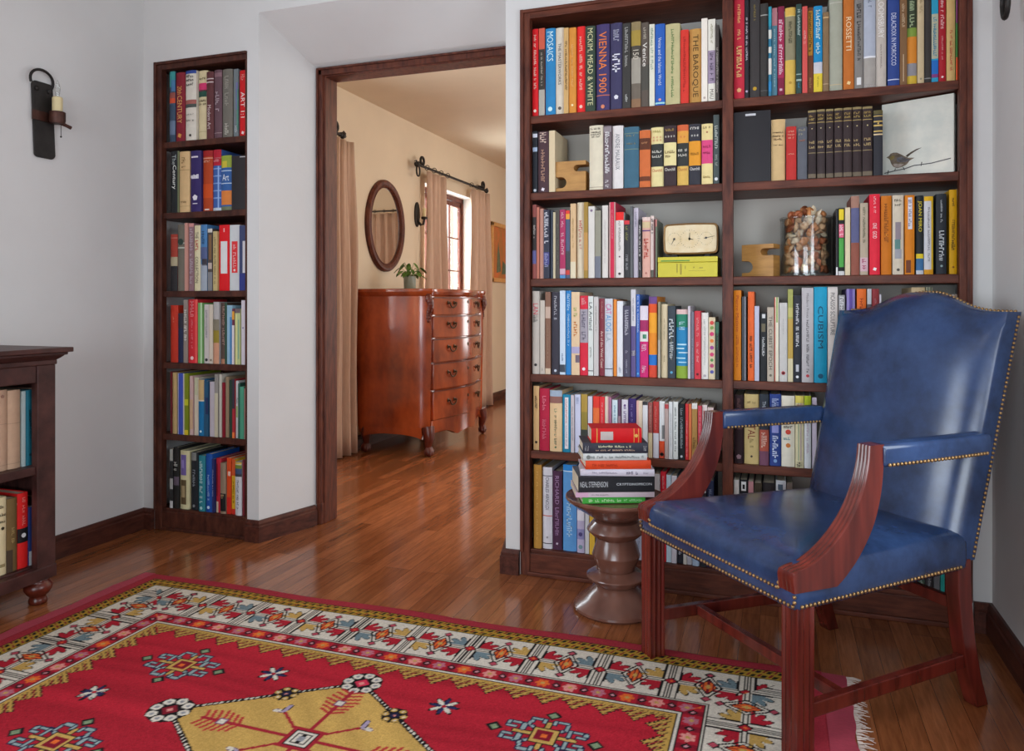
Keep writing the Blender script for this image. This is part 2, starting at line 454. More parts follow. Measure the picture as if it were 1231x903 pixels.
bpart(MB().box(BX0 + .001, BX1 - .001, 3.0535, 3.0548, .08, 2.15), 'back_panel', M['backpaint'], bc)

nb = thing('niche_bookcase', 'narrow dark wooden bookcase recessed in a plaster niche beside the doorway', 'bookcase', (0, YF, 0))
NSZ = [1.800, 1.471, 1.108, .776, .444, .100]
m = MB().box(NX0 + .001, NX0 + .042, YF - .004, YF + .03, 0, NT - .002).box(NX0 + .001, NX0 + .016, YF - .012, YF - .003, .09, NT - .002)
bpart(m, 'stile', M['trimn'], nb)
m = MB().box(NX1 - .014, NX1 - .001, YF + .002, YF + .03, 0, NT - .002)
bpart(m, 'stile', M['trimn'], nb)
m = MB().box(NX0 + .001, NX1 - .001, YF - .003, YF + .03, 2.135, NT - .003).box(NX0 + .001, NX1 - .001, YF - .012, YF - .002, 2.158, NT - .003)
bpart(m, 'top_rail', M['trimn'], nb)
bpart(MB().box(NX0 + .04, NX1 - .012, YF + .004, YF + .02, 0, .085).box(NX0 + .04, NX1 - .012, YF - .006, YF + .005, 0, .014), 'plinth', M['trimn'], nb)
for z in NSZ: bpart(MB().box(NX0 + .002, NX1 - .002, YF + .008, 3.053, z - .028, z), 'shelf', M['trimn'], nb)
bpart(MB().box(NX0 + .002, NX1 - .002, YF + .01, 3.053, 2.14, NT - .004), 'top_board', M['trimn'], nb)
bpart(MB().box(NX0 + .001, NX1 - .001, 3.0535, 3.0548, .08, 2.14), 'back_panel', M['trimn'], nb)

# ------------------------------------------------------------------ low bookcase by the near side wall
lb = thing('low_bookcase', 'low dark wooden bookcase on turned bun feet against the side wall under the candle sconce', 'bookcase', (-2.6, 1.5, 0))
FX, BXk, LY0, LY1 = -2.42, -2.785, 1.02, 2.015
LSZ = [.485, .135]
mt = MB().box(BXk, -2.395, LY0 - .03, LY1 + .03, .868, .878).box(BXk, FX + .002, LY0 - .005, LY1 + .005, .835, .852)
rings = []
for d, z in ((.004, .852), (.012, .858), (.022, .868)):
    rings.append([(FX + d, LY0 - d, z), (FX + d, LY1 + d, z), (BXk, LY1 + d, z), (BXk, LY0 - d, z)])
mt.loft(rings)
mt.box(BXk, FX + .04, LY0 - .04, LY1 + .04, .878, .895)
bpart(mt, 'top_board', M['trimd'], lb)
for a, b in ((LY0, LY0 + .07), (LY1 - .07, LY1)): bpart(MB().box(FX - .03, FX, a, b, .1, .835), 'stile', M['trimd'], lb)
for a, b in ((LY0, LY0 + .02), (LY1 - .02, LY1)): bpart(MB().box(BXk, FX - .03, a, b, .1, .835), 'side_panel', M['trimd'], lb)
bpart(MB().box(FX - .028, FX - .004, LY0 + .07, LY1 - .07, .775, .835), 'top_rail', M['trimd'], lb)
bpart(MB().box(FX - .028, FX + .004, LY0 - .002, LY1 + .002, .085, .13), 'bottom_rail', M['trimd'], lb)
for z in LSZ: bpart(MB().box(BXk, FX - .03, LY0 + .02, LY1 - .02, z - .028 if z > .2 else .1, z), 'shelf', M['trimd'], lb)
bpart(MB().box(FX - .03, FX - .008, LY0 + .07, LY1 - .07, LSZ[0] - .03, LSZ[0]), 'shelf_edge', M['trimd'], lb)
bpart(MB().box(BXk - .004, BXk, LY0, LY1, .1, .835), 'back_panel', M['trimd'], lb)
for fx in (FX - .03, BXk + .05):
    for fy in (LY0 + .05, LY1 - .045):
        f = MB().lathe([(.026, 0), (.03, .008), (.028, .018), (.024, .026), (.034, .034), (.044, .05), (.045, .062), (.038, .074), (.03, .08), (.036, .086)], 24, (fx, fy, 0))
        bpart(f, 'bun_foot', M['black'] if 0 else M['dressdark'], lb, 0).data.shade_smooth()

# ------------------------------------------------------------------ blue leather armchair (local: +x = sitter's... towards camera side, -y = front)
CC = (-.176, 2.037)
WX = Vector((.664, -.749)).normalized()
CRZ = math.atan2(WX.y, WX.x)          # local x -> WX, local -y -> facing direction
ch = thing('armchair', 'blue leather open-arm chair with mahogany arms and brass nailheads', 'armchair', (CC[0], CC[1], 0), CRZ)
# local coordinates: (a, -b, z): a across, b along facing
def P(a, b, z): return (a, -b, z)
# seat
plan = []
def seat_ring(ins, z, sc=1.0):
    f, k, dpt = .3225 - ins, .272 - ins, -.615
    pts = [(-f, -ins), (f, -ins), (k, dpt), (-k, dpt)]
    out = []
    c = (0, -.30)
    n = len(pts)
    for i in range(n):
        p0, p1, p2 = Vector(pts[i - 1]), Vector(pts[i]), Vector(pts[(i + 1) % n])
        r = .018
        A_ = p1 + (p0 - p1).normalized() * r; B_ = p1 + (p2 - p1).normalized() * r
        for t in (0, .33, .67, 1):
            q = (A_ * (1 - t) ** 2 + p1 * 2 * t * (1 - t) + B_ * t * t); out.append(q)
        for t in (.125, .25, .375, .5, .625, .75, .875):
            D_ = p2 + (p1 - p2).normalized() * r
            out.append(B_ * (1 - t) + D_ * t)
    return [P(c[0] + (q.x - c[0]) * sc, c[1] + (q.y - c[1]) * sc, z) for q in out]
rings = [seat_ring(.004, .366), seat_ring(0, .372), seat_ring(-.001, .40), seat_ring(.0, .432), seat_ring(.005, .446), seat_ring(.014, .455), seat_ring(.0, .463, .9), seat_ring(.0, .471, .78), seat_ring(0, .477, .6), seat_ring(0, .480, .4), seat_ring(0, .481, .15)]
seat = MB().loft(rings).build('seat', M['leather'], ch, smooth=75)

def nails(path, step=.0128, r=.0047, nrm=None):
    m = MB()
    for (p, q) in zip(path[:-1], path[1:]):
        p, q = Vector(p), Vector(q); n = max(1, round((q - p).length / step))
        for i in range(n):
            c = p + (q - p) * ((i + .5) / n)
            m.ball(c, r, 7, 4)
    return m
fy = .0015
bt = .376
m = nails([P(-.319, fy, bt), P(.319, fy, bt)])
m2 = nails([P(-.268, fy, .403), P(.268, fy, .403)])
m3 = nails([P(.268, fy, .4), P(.268, fy, .42)]); m4 = nails([P(-.268, fy, .4), P(-.268, fy, .42)])
m5 = nails([P(.268, fy, .417), P(.322, fy, .417)]); m6 = nails([P(-.268, fy, .417), P(-.322, fy, .417)])
m7 = nails([P(.318, fy, .38), P(.318, fy, .417)]); m8 = nails([P(-.318, fy, .38), P(-.318, fy, .417)])
for k in (m2, m3, m4, m5, m6, m7, m8): m.add(k.v, k.f)
for s in (-1, 1):
    k = nails([P(s * .3235, -.01, bt), P(s * .276, -.585, bt)]); m.add(k.v, k.f)
m.build('nailhead_trim', M['brass'], seat, smooth=180)

# backrest
NU, NV = 28, 30
def ztop(u): return 1.028 + .056 * math.exp(-(abs(u) / .47) ** 2.6)
def lean(z): return -.602 - .142 * (z - .45) / .58
def halfw(v): return .268 + .016 * v
front, backs = [], []
for j in range(NV + 1):
    v = j / NV
    rf, rb = [], []
    for i in range(NU + 1):
        u = -1 + 2 * i / NU
        us = math.copysign(1 - (1 - abs(u)) ** 1.5, u)
        z = .385 + (ztop(us) - .385) * v
        vv = 2 * v - 1
        bulge = (.022 * (1 - us * us) + .02 * (1 - abs(us) ** 7)) * (1 - max(0, vv) ** 7) + .014 * (1 - abs(us) ** 14) * (1 - max(0, vv) ** 14)
        b = lean(z) + bulge
        rf.append(P(us * halfw(v), b, z)); rb.append(P(us * halfw(v), lean(z) - .055, z))
    front.append(rf); backs.append(rb)
bk = MB()
W = NU + 1
bk.v = [p for r in front for p in r] + [p for r in backs for p in r]
o2 = W * (NV + 1)
for j in range(NV):
    for i in range(NU):
        a = j * W + i
        bk.f.append((a, a + 1, a + W + 1, a + W)); bk.f.append((o2 + a, o2 + a + W, o2 + a + W + 1, o2 + a + 1))
for j in range(NV):
    for i in (0, NU):
        a = j * W + i; bk.f.append((a, a + W, a + W + o2, a + o2))
for i in range(NU):
    for j in (0, NV):
        a = j * W + i; bk.f.append((a, a + 1, a + 1 + o2, a + o2))
back = bk.build('backrest', M['leather'], ch, smooth=50)
pth = []
m = MB()
for s in (-1, 1):
    pts = []
    for j in range(0, 12):
        z = .39 + (1.02 - .39) * j / 11
        pts.append(P(s * (halfw((z - .385) / .64) + .001), lean(z) - .046, z))
    k = nails(pts); m.add(k.v, k.f)
pts = [P(u * .28, lean(ztop(u)) - .046, ztop(u) + .001) for u in [-1 + i / 12 for i in range(25)]]
k = nails(pts); m.add(k.v, k.f)
m.build('nailhead_trim', M['brass'], back, smooth=180)

# arms: sweeping reeded supports and padded rests
fc = catmull([(.006, .408), (.006, .452), (-.045, .466), (-.105, .500), (-.160, .552), (-.198, .612), (-.217, .668), (-.224, .718)], 4)
kc = catmull([(-.118, .408), (-.128, .414), (-.148, .428), (-.188, .466), (-.230, .526), (-.255, .592), (-.266, .655), (-.270, .718)], 4)
for s in (-1, 1):
    rings = []
    NA = 25
    for i, (f_, k_) in enumerate(zip(fc, kc)):
        fv, kv = Vector(f_), Vector(k_)
        d = (fv - kv).normalized()
        tpr = i / (len(fc) - 1)
        a0, a1 = .2725 + .004 * tpr, .3235 - .008 * tpr
        ring = []
        amp = .0038 if i > 4 else .0005
        for q in range(NA):
            t = q / (NA - 1)
            off = amp * abs(math.sin(math.pi * 4 * t)) - amp
            pp = fv + d * off
            ring.append(P(s * (a0 + (a1 - a0) * t), pp.x, pp.y))
        ring.append(P(s * a1, kv.x, kv.y)); ring.append(P(s * a0, kv.x, kv.y))
        rings.append(ring)
    MB().loft(rings).build('arm_support', M['mahog'], ch, smooth=35)
    # padded rest
    rr = []
    for b, ac, hw in ((-.266, .295, .0235), (-.272, .295, .027), (-.40, .293, .029), (-.55, .287, .029), (-.645, .281, .028)):
        prof = rrect(-hw, hw, .664, .718, .012, 3)
        z0 = -.004 * 0
        rr.append([P(s * ac + a, b, z) for a, z in prof])
    pad = MB().loft(rr).build('arm_pad', M['leather'], ch, smooth=60)
    for side in (-1, 1):
        k = nails([P(s * .295 + side * .0275, -.274, .67), P(s * .293 + side * .0295, -.40, .67), P(s * .287 + side * .0295, -.55, .67), P(s * .282 + side * .0285, -.635, .67)])
        k.build('nailhead_trim', M['brass'], pad, smooth=180)
    # front leg, square with fluted faces
    def flute(c, hw, n=3, dp=.0035):
        pts = []
        fr = []
        for q in range(4 * n + 1):
            t = q / (4 * n); x = -hw + 2 * hw * t
            dd = 0 if (q % 4 == 0 or t < .1 or t > .9) else dp * (1 if q % 2 == 0 else .7)
            fr.append((x, hw - dd))
        for k in range(4):
            ca, sa = math.cos(-k * math.pi / 2), math.sin(-k * math.pi / 2)
            pts += [(c[0] + x * ca - y * sa, c[1] + x * sa + y * ca) for x, y in fr[:-1]]
        return pts
    fl = MB().prism(flute((s * .2965, .028), .0245), .0070, .372)
    fl.build('front_leg', M['mahog'], ch)
    rl = []
    for b, z, h in ((-.60, .39, .024), (-.602, .30, .024), (-.617, .18, .023), (-.640, .08, .022), (-.668, 0, .021)):
        a = s * .252
        rl.append([P(a - .02, b - h, z), P(a + .02, b - h, z), P(a + .02, b + h, z), P(a - .02, b + h, z)])
    MB().loft(rl).build('rear_leg', M['mahog'], ch, bevel=.003)
    p0, p1 = (s * .292, -.05), (s * .254, -.62)
    dx = Vector((p1[0] - p0[0], p1[1] - p0[1])).normalized(); nx = Vector((-dx.y, dx.x)) * .011
    MB().prism([P(p0[0] + nx.x, p0[1] + nx.y, 0)[:2], P(p0[0] - nx.x, p0[1] - nx.y, 0)[:2], P(p1[0] - nx.x, p1[1] - nx.y, 0)[:2], P(p1[0] + nx.x, p1[1] + nx.y, 0)[:2]], .108, .142).build('side_stretcher', M['mahog'], ch, bevel=.002)
MB().box(-.275, .275, .165, .189, .112, .140).build('cross_stretcher', M['mahog'], ch, bevel=.002)
MB().box(-.235, .235, .60, .62, .25, .28).build('rear_stretcher', M['mahog'], ch, bevel=.002)

# ------------------------------------------------------------------ turned walnut stool
SX, SY = -.528, 2.598
st = thing('side_table', 'turned walnut pedestal side table carrying the pile of books', 'side table', (SX, SY, 0))
MB().lathe([(.005, 0), (.140, 0), (.147, .008), (.1465, .016), (.138, .026), (.115, .044), (.092, .063), (.074, .083), (.066, .0865), (.02, .0866)], 56).build('base', M['walnut'], st, smooth=30)
MB().lathe([(.02, .0866), (.066, .0866), (.076, .0885), (.100, .110), (.1025, .1145), (.101, .1175), (.070, .136), (.066, .1365), (.02, .1366)], 56).build('lower_collar', M['walnut'], st, smooth=30)
MB().lathe([(.02, .1366), (.064, .1366), (.066, .140), (.0815, .183), (.0822, .186), (.0815, .189), (.065, .242), (.0625, .2455), (.02, .2456)], 56).build('waist', M['walnut'], st, smooth=30)
MB().lathe([(.02, .2456), (.0625, .2456), (.074, .2475), (.098, .268), (.1005, .273), (.099, .277), (.078, .303), (.068, .3065), (.02, .3066)], 56).build('upper_collar', M['walnut'], st, smooth=30)
MB().lathe([(.02, .3066), (.066, .3066), (.085, .318), (.110, .333), (.140, .352), (.158, .366), (.170, .374), (.174, .380), (.174, .3865), (.171, .3890), (.165, .3880), (.15, .3862), (.05, .3862), (.005, .3862)], 56).build('top', M['walnut'], st, smooth=30)

# ------------------------------------------------------------------ far room: dresser
dr = thing('chest_of_drawers', 'tall reddish mahogany chest of drawers with bowed front against the cream wall', 'chest of drawers', (-2.80, 4.70, 0))
# local: x = out from the wall, y = along the wall
DW, DD = 1.06, .50
def front_x(y):                       # serpentine bow
    t = y / DW
    return .555 + .075 * math.sin(math.pi * min(max((t - .08) / .84, 0), 1)) ** 1.3
def plan_d(ins=0, y0=.05, y1=1.01):
    pts = [(ins, ins), (DD - .06, ins), (.515, .012 + ins), (.548 - ins, .045 + ins * .5)]
    for i in range(15):
        y = y0 + .04 + (y1 - y0 - .08) * i / 14; pts.append((front_x(y) - .022 - ins, y))
    pts += [(.548 - ins, DW - .045 - ins * .5), (.515, DW - .012 - ins), (DD - .06, DW - ins), (ins, DW - ins)]
    return pts
def sc_plan(k, grow=0):
    return plan_d(-grow)
rg = []
for z, g in ((.145, -.012), (.19, -.004), (.5, 0.0), (.8, .006), (1.0, .004), (1.1, 0)):
    rg.append([(x, y, z) for x, y in plan_d(-g)])
MB().loft(rg).build('body', M['dress'], dr, smooth=40)
tp = [(1.1, .0), (1.112, .012), (1.122, .016), (1.132, .022), (1.148, .022), (1.153, .017)]
MB().loft([[(max(x, .0), y, z) for x, y in plan_d(-g)] for z, g in tp]).build('top', M['dress'], dr, smooth=30)
zs = [.235, .445, .635, .805, .965, 1.097]
for i in range(5):
    z0, z1 = zs[i] + .006, zs[i + 1] - .006
    pts = []
    ys = [.085 + (DW - .17) * k / 16 for k in range(17)]
    outer = [(front_x(y) - .004, y) for y in ys]; inner = [(front_x(y) - .05, y) for y in reversed(ys)]
    d = MB().prism(outer + inner, z0, z1).build('drawer', M['dress'], dr, smooth=40, bevel=.004)
    MB().prism([(x + .004, y) for x, y in outer] + [(x - .001, y) for x, y in reversed(outer)], z1 - .004, z1 + .004).build('bead_moulding', M['dressdark'], d)
    zc = (z0 + z1) / 2 + .012
    for yc in (.29, DW - .29):
        xf = front_x(yc) - .004
        slope = (front_x(yc + .03) - front_x(yc - .03)) / .06
        hm = MB()
        for q in (-1, 1):
            hm.lathe([(.004, -.002), (.014, -.001), (.014, .003), (.006, .006), (.005, .016), (.008, .02), (.002, .024)], 12, (xf + slope * q * .036, yc + q * .036, zc + .012), 'x')
        arc = [(xf + .018 + slope * .036 * math.cos(t), yc + .036 * math.cos(t), zc + .012 - .034 * math.sin(t)) for t in [math.pi * k / 10 for k in range(11)]]
        hm.tube(arc, .0048, 8)
        hm.build('handle', M['dbrass'], d, smooth=50)
    ky = DW / 2
    MB().lathe([(.002, -.002), (.012, -.001), (.011, .003), (.002, .0035)], 12, (front_x(ky) - .003, ky, zc + .02), 'x').build('keyhole_plate', M['dbrass'], d)
# apron with a shaped lower edge
pts = []
for k in range(33):
    t = k / 32; y = .07 + (DW - .14) * t
    dz = .030 * abs(math.sin(3 * math.pi * t)) + .02 * math.cos(2 * math.pi * t)
    pts.append((y, .118 + dz))
ap = MB()
ap.loft([[(front_x(y) - .012, y, z), (front_x(y) - .012, y, .238), (front_x(y) - .04, y, .238), (front_x(y) - .04, y, z)] for y, z in pts])
ap.build('apron', M['dress'], dr, smooth=40)
sp = MB()
rr = []
for k in range(21):
    t = k / 20; x = .05 + .45 * t; z = .118 + .03 * math.sin(math.pi * t) ** .6
    rr.append([(x, .004, z), (x, .004, .2), (x, .027, .2), (x, .027, z)])
sp.loft(rr); sp.build('side_apron', M['dress'], dr)
for (fx, fy_, dx, dy) in ((.53, .04, 1, -1), (.53, DW - .04, 1, 1), (.05, .05, -.15, -1), (.05, DW - .05, -.15, 1)):
    k = .7
    path = catmull([(fx, fy_, .20), (fx + .018 * dx * k, fy_ + .012 * dy * k, .15), (fx + .020 * dx * k, fy_ + .014 * dy * k, .115), (fx + .006 * dx, fy_ + .006 * dy, .08), (fx + .006 * dx, fy_ + .006 * dy, .055), (fx + .022 * dx * k, fy_ + .016 * dy * k, .035)], 4)
    n = len(path)
    lg = MB().tube(path, [.046 - .026 * min(1, i / (n * .7)) + .006 * (i > n * .8) for i in range(n)], 12)
    lo = lg.build('leg', M['dressdark'], dr, smooth=60)
    bx = MB().ball((fx + .02 * dx * k, fy_ + .014 * dy * k, .031), .031, 14, 9)
    for q in range(4):
        a = R(45 + 90 * q); cx_, cy_ = fx + .02 * dx * k, fy_ + .014 * dy * k
        bx.tube([(cx_ + .012 * math.cos(a), cy_ + .012 * math.sin(a), .064), (cx_ + .031 * math.cos(a), cy_ + .031 * math.sin(a), .04), (cx_ + .03 * math.cos(a), cy_ + .03 * math.sin(a), .012)], [.008, .008, .003], 6)
    bx.build('claw_foot', M['dressdark'], lo, smooth=60)
for fy_, sg in ((.03, -1), (DW - .03, 1)):
    cv = MB()
    for q in range(9):
        t = q / 8
        cv.ball((.545 + .012 * math.sin(t * 6), fy_ + .006 * sg * math.cos(t * 5), 1.085 - .15 * t), .028 * (1 - .6 * t) + .004, 9, 6, (.8, .9, 1.1))
        cv.ball((.553, fy_ + .024 * (1 - t) * (-sg), 1.07 - .12 * t), .014 * (1 - .5 * t), 7, 5)
    cv.build('carved_knee_ornament', M['dressdark'], dr, smooth=60)

# plant on the dresser
pl = thing('potted_plant', 'small leafy green plant in a grey-green pot on the chest of drawers', 'plant', (-2.60, 5.12, 1.1535))
MB().lathe([(.03, 0), (.042, 0), (.044, .004), (.046, .08), (.047, .1), (.044, .101), (.043, .09), (.03, .089)], 28).build('pot', M['pot'], pl, smooth=40)
MB().lathe([(.001, .088), (.0425, .088), (.0425, .0895), (.001, .0895)], 20).build('soil', M['soil'], pl)
fo = MB()
rnd = random.Random(3)
for k in range(26):
    a = k * 2.4; ln = rnd.uniform(.05, .125); el = rnd.uniform(.25, 1.25)
    d = Vector((math.cos(a) * math.cos(el), math.sin(a) * math.cos(el), math.sin(el)))
    tip = Vector((0, 0, .09)) + d * ln
    fo.tube([(0, 0, .085), tuple(Vector((0, 0, .09)) + d * ln * .5 + Vector((0, 0, .008))), tuple(tip)], .0014, 5)
    u = Vector((d.x, d.y, -.25)).normalized(); s_ = u.cross(Vector((0, 0, 1))).normalized(); n_ = s_.cross(u)
    L_, W_ = rnd.uniform(.045, .065), rnd.uniform(.014, .021)
    top, bot = [], []
    for q in range(7):
        t = q / 6; wd = W_ * math.sin(math.pi * min(1, t * .92 + .06)); drop = -.02 * t * t
        c = tip + u * (L_ * t) + Vector((0, 0, drop))
        top.append([c - s_ * wd + n_ * .003, c + n_ * .0, c + s_ * wd + n_ * .003])
    vs = [tuple(p) for r_ in top for p in r_] + [tuple(p - n_ * .0012) for r_ in top for p in r_]
    fs = []
    for q in range(6):
        for j in range(2):
            A0 = q * 3 + j
            fs += [(A0, A0 + 1, A0 + 4, A0 + 3), (A0 + 21, A0 + 24, A0 + 25, A0 + 22)]
    fo.add(vs, fs)
fo.build('foliage', M['leaf'], pl, smooth=60)

# oval mirror on the window wall
c1 = atX(464.5, 272, XW); zt = atX(464.5, 217.5, XW)[2]; zb = atX(464.5, 327, XW)[2]
yl, yr = atX(442.5, 272, XW + .03)[1], atX(487.5, 272, XW + .03)[1]
mr = thing('oval_mirror', 'oval wall mirror in a dark brown moulded frame above the chest of drawers', 'mirror', (XW, (yl + yr) / 2, (zt + zb) / 2))
ry, rz_ = (yr - yl) / 2, (zt - zb) / 2
rings = []
for k in range(64):
    a = 2 * math.pi * k / 64; ca, sa = math.cos(a), math.sin(a)
    rings.append([(d, (ry - i) * ca, (rz_ - i) * sa) for i, d in ((0, .001), (0, .018), (.012, .032), (.026, .034), (.042, .026), (.052, .030), (.06, .022), (.064, .008), (.064, .001))])
fm = MB().loft(rings + [rings[0]], cap=False)
fm.build('frame', M['trim'], mr, smooth=40)
MB().prism([((ry - .058) * math.cos(2 * math.pi * k / 64), (rz_ - .058) * math.sin(2 * math.pi * k / 64)) for k in range(64)], .006, .011, 'x').build('mirror_glass', M['mirror'], mr)

# curtains and rods of the window wall
def curtain(name, axis, base, a0, a1, zt, zb, label, group, amp=.04, folds=5, flare=0.0, seed=1, skip=()):
    rnd = random.Random(seed)
    nU, nV = folds * 12, 14
    ph = rnd.uniform(0, 6)
    t = thing('curtain', label, 'curtain', (0, 0, 0), 0, group)
    g = []
    for j in range(nV + 1):
        v = j / nV; row = []
        for i in range(nU + 1):
            u = i / nU
            k = .55 + .45 * min(1, v * 3)
            wv = amp * k * math.sin(2 * math.pi * folds * u + ph + .5 * math.sin(2.1 * v + seed)) + amp * .3 * math.sin(2 * math.pi * folds * 2.3 * u + 1.7 * v)
            a = a0 + (a1 - a0) * u + flare * (u - .2) * v * v + .01 * math.sin(9 * v + 5 * u)
            z = zt + (zb - zt) * v
            row.append((base + wv, a, z) if axis == 'x' else (a, base + wv, z))
        g.append(row)
    th = .004
    m = MB(); Wn = nU + 1
    off = (th, 0, 0) if axis == 'x' else (0, th, 0)
    m.v = [p for r in g for p in r] + [(p[0] + off[0], p[1] + off[1], p[2]) for r in g for p in r]
    o = Wn * (nV + 1)
    for j in range(nV):
        for i in range(nU):
            A0 = j * Wn + i
            m.f += [(A0, A0 + 1, A0 + Wn + 1, A0 + Wn), (o + A0, o + A0 + Wn, o + A0 + Wn + 1, o + A0 + 1)]
        for i in (0, nU):
            A0 = j * Wn + i; m.f.append((A0, A0 + Wn, A0 + Wn + o, A0 + o))
    for i in range(nU):
        for j in (0, nV):
            A0 = j * Wn + i; m.f.append((A0, A0 + 1, A0 + 1 + o, A0 + o))
    m.build('drape', M['curtain'], t, smooth=180)
    hd = MB()
    for q in range(folds + 1):
        if q in skip: continue
        a = a0 + (a1 - a0) * (q + .02) / (folds + .04)
        c = (base + .002, a, zt + .032) if axis == 'x' else (a, base + .002, zt + .032)
        ring = [((c[0] + .021 * math.cos(w)) if axis == 'x' else c[0], (c[1] if axis == 'x' else c[1] + .021 * math.cos(w)), c[2] + .021 * math.sin(w)) for w in [2 * math.pi * e / 12 for e in range(13)]]
        hd.tube(ring, .003, 5)
    hd.build('ring_rim', M['iron'], t, smooth=60)
    return t
XC = XW + .07
ZR = atX(543, 213.5, XC)[2]
yA0, yA1 = atX(513, 300, XC)[1], atX(538, 300, XC)[1]
yB0, yB1 = atX(565.5, 300, XC)[1], atX(587, 300, XC)[1]
yC1 = atX(424.5, 300, XC + .01)[1]
curtain('c', 'x', XC, yA0, yA1, ZR - .030, .015, 'beige linen curtain hanging behind the chest between sconce and casement window', 'linen curtains', folds=3, seed=2)
curtain('c', 'x', XC, yB0 + .02, yB1, ZR - .030, .012, 'beige linen curtain between the casement window and the framed painting', 'linen curtains', folds=3, flare=.08, seed=5, skip=(2, 3))
curtain('c', 'x', XC, yC1 - .47, yC1, ZR - .030, .012, 'beige linen curtain just behind the doorway trim, in front of the chest', 'linen curtains', folds=5, flare=.0, seed=9, skip=(3, 4, 5))
def rod(label, axis, base, a0, a1, z, wall, ends=(1, 1), group='wrought iron curtain rods', loops=(0, 0)):
    t = thing('curtain_rod', label, 'curtain rod', (0, 0, 0), 0, group)
    def Q(d, a, zz): return (base + d, a, zz) if axis == 'x' else (a, base + d, zz)
    MB().tube([Q(0, a0, z), Q(0, (a0 + a1) / 2, z), Q(0, a1, z)], .011, 10).build('rod', M['iron'], t, smooth=60)
    for e, s, on, lp in ((a0, -1, ends[0], loops[0]), (a1, 1, ends[1], loops[1])):
        if not on: continue
        f = MB()
        f.ball(Q(0, e + s * .012, z), .017, 10, 7); f.ball(Q(0, e + s * .04, z), .024, 10, 7); f.ball(Q(0, e + s * .068, z), .012, 8, 6)
        f.tube([Q(0, e + s * .03, z), Q(.0, e + s * .055, z + .03), Q(0, e + s * .085, z + .02)], [.008, .006, .003], 6)
        f.build('finial', M['iron'], t, smooth=60)
        sgn = 1 if wall < base else -1
        b = e - s * .055
        br = MB()
        dw = wall - base
        br.tube([Q(dw, b, z + .03), Q(dw * .5, b, z + .036), Q(dw * .15, b, z + .02), Q(-dw * .1, b, z + .014), Q(-dw * .22, b, z + .03)], [.009, .009, .009, .008, .005], 8)
        br.tube([Q(0, b + .034 * math.cos(w) * (1 - w / 16), z + .045 + .034 * math.sin(w) * (1 - w / 16)) for w in [-1.4 + 5.6 * q / 14 for q in range(15)]], .011, 7)
        if lp: MB().tube([Q(0, e + s * .02 + .03 * math.cos(w), z - .05 + .045 * math.sin(w)) for w in [2 * math.pi * q / 14 for q in range(15)]], .007, 7).build('end_ring', M['iron'], t, smooth=60)
        bpts = Q(dw, b, z - .02)
        br.build('bracket', M['iron'], t, smooth=60)
    return t
rod('black iron curtain rod with scrolled ends above the casement window', 'x', XC, atX(504, 200, XC)[1], atX(583, 230, XC)[1], ZR, XW + .002, loops=(1, 0))
rod('black iron curtain rod end showing just past the doorway trim', 'x', XC, 3.32, yC1 - .16, ZR, XW + .002, ends=(0, 1))
rod('black iron curtain rod along the near side wall beside the wide bookcase', 'x', .59, .9, 2.405, 1.932, XR - .002, ends=(0, 1), loops=(0, 1))
# opposite end of the far room (seen in the mirror)
rod('black iron curtain rod on the end wall, seen in the oval mirror', 'y', YE - .10, -1.5, -.57, 2.24, YE - .002, ends=(0, 1))
curtain('c', 'y', YE - .10, -1.35, -.68, 2.21, .02, 'beige linen curtain on the end wall, seen in the oval mirror', 'linen curtains', folds=5, seed=4)

# far sconce
fs = atX(500.5, 258, XW)
sc = thing('wall_sconce', 'dark oval iron candle sconce on the cream wall beside the oval mirror', 'sconce', (XW, fs[1], fs[2]))
MB().prism([(.046 * math.cos(2 * math.pi * k / 28), .105 * math.sin(2 * math.pi * k / 28)) for k in range(28)], .001, .014, 'x').build('back_plate', M['iron'], sc, bevel=.004)
MB().tube([(.012, .0, -.05), (.04, .005, -.09), (.062, .008, -.085), (.070, .010, -.04)], .010, 8).build('arm', M['iron'], sc, smooth=60)
MB().lathe([(.004, -.045), (.024, -.04), (.028, -.028), (.02, -.02), (.004, -.02)], 16, (.070, .010, 0)).build('drip_pan', M['iron'], sc, smooth=40)
MB().lathe([(.001, -.02), (.015, -.02), (.015, .05), (.010, .053), (.001, .053)], 14, (.070, .010, 0)).build('candle', M['candle'], sc, smooth=40)

# picture on the window wall
py0 = atX(589, 300, XW)[1]; pz1, pz0 = atX(592, 267, XW)[2], atX(592, 339, XW)[2]
pc = thing('framed_painting', 'small orange painting in a gilt wooden frame past the linen curtain', 'painting', (XW, py0, pz0))
ph_, pw_ = pz1 - pz0, .62
m = MB()
m.box(0.001, .03, 0, .045, 0, ph_).box(.001, .03, pw_ - .045, pw_, 0, ph_).box(.001, .03, 0, pw_, 0, .045).box(.001, .03, 0, pw_, ph_ - .045, ph_)
m.build('frame', simple('gilt_wood', lin('d09a58'), .4, var=.15), pc, bevel=.006)
MB().box(.002, .012, .04, pw_ - .04, .04, ph_ - .04).build('canvas', simple('orange_painted_ground', lin('d0703a'), .7, c2=lin('a8743c'), scale=8), pc)
m = MB()
m.prism([(.17, .10), (.30, .12), (.27, .30), (.22, .44), (.19, .30)], .012, .0135, 'x').prism([(.33, .09), (.5, .1), (.46, .2), (.36, .24)], .012, .0135, 'x')
m.build('painted_figure_print', simple('muted_green_paint', lin('5d6a52'), .7, var=.3), pc)

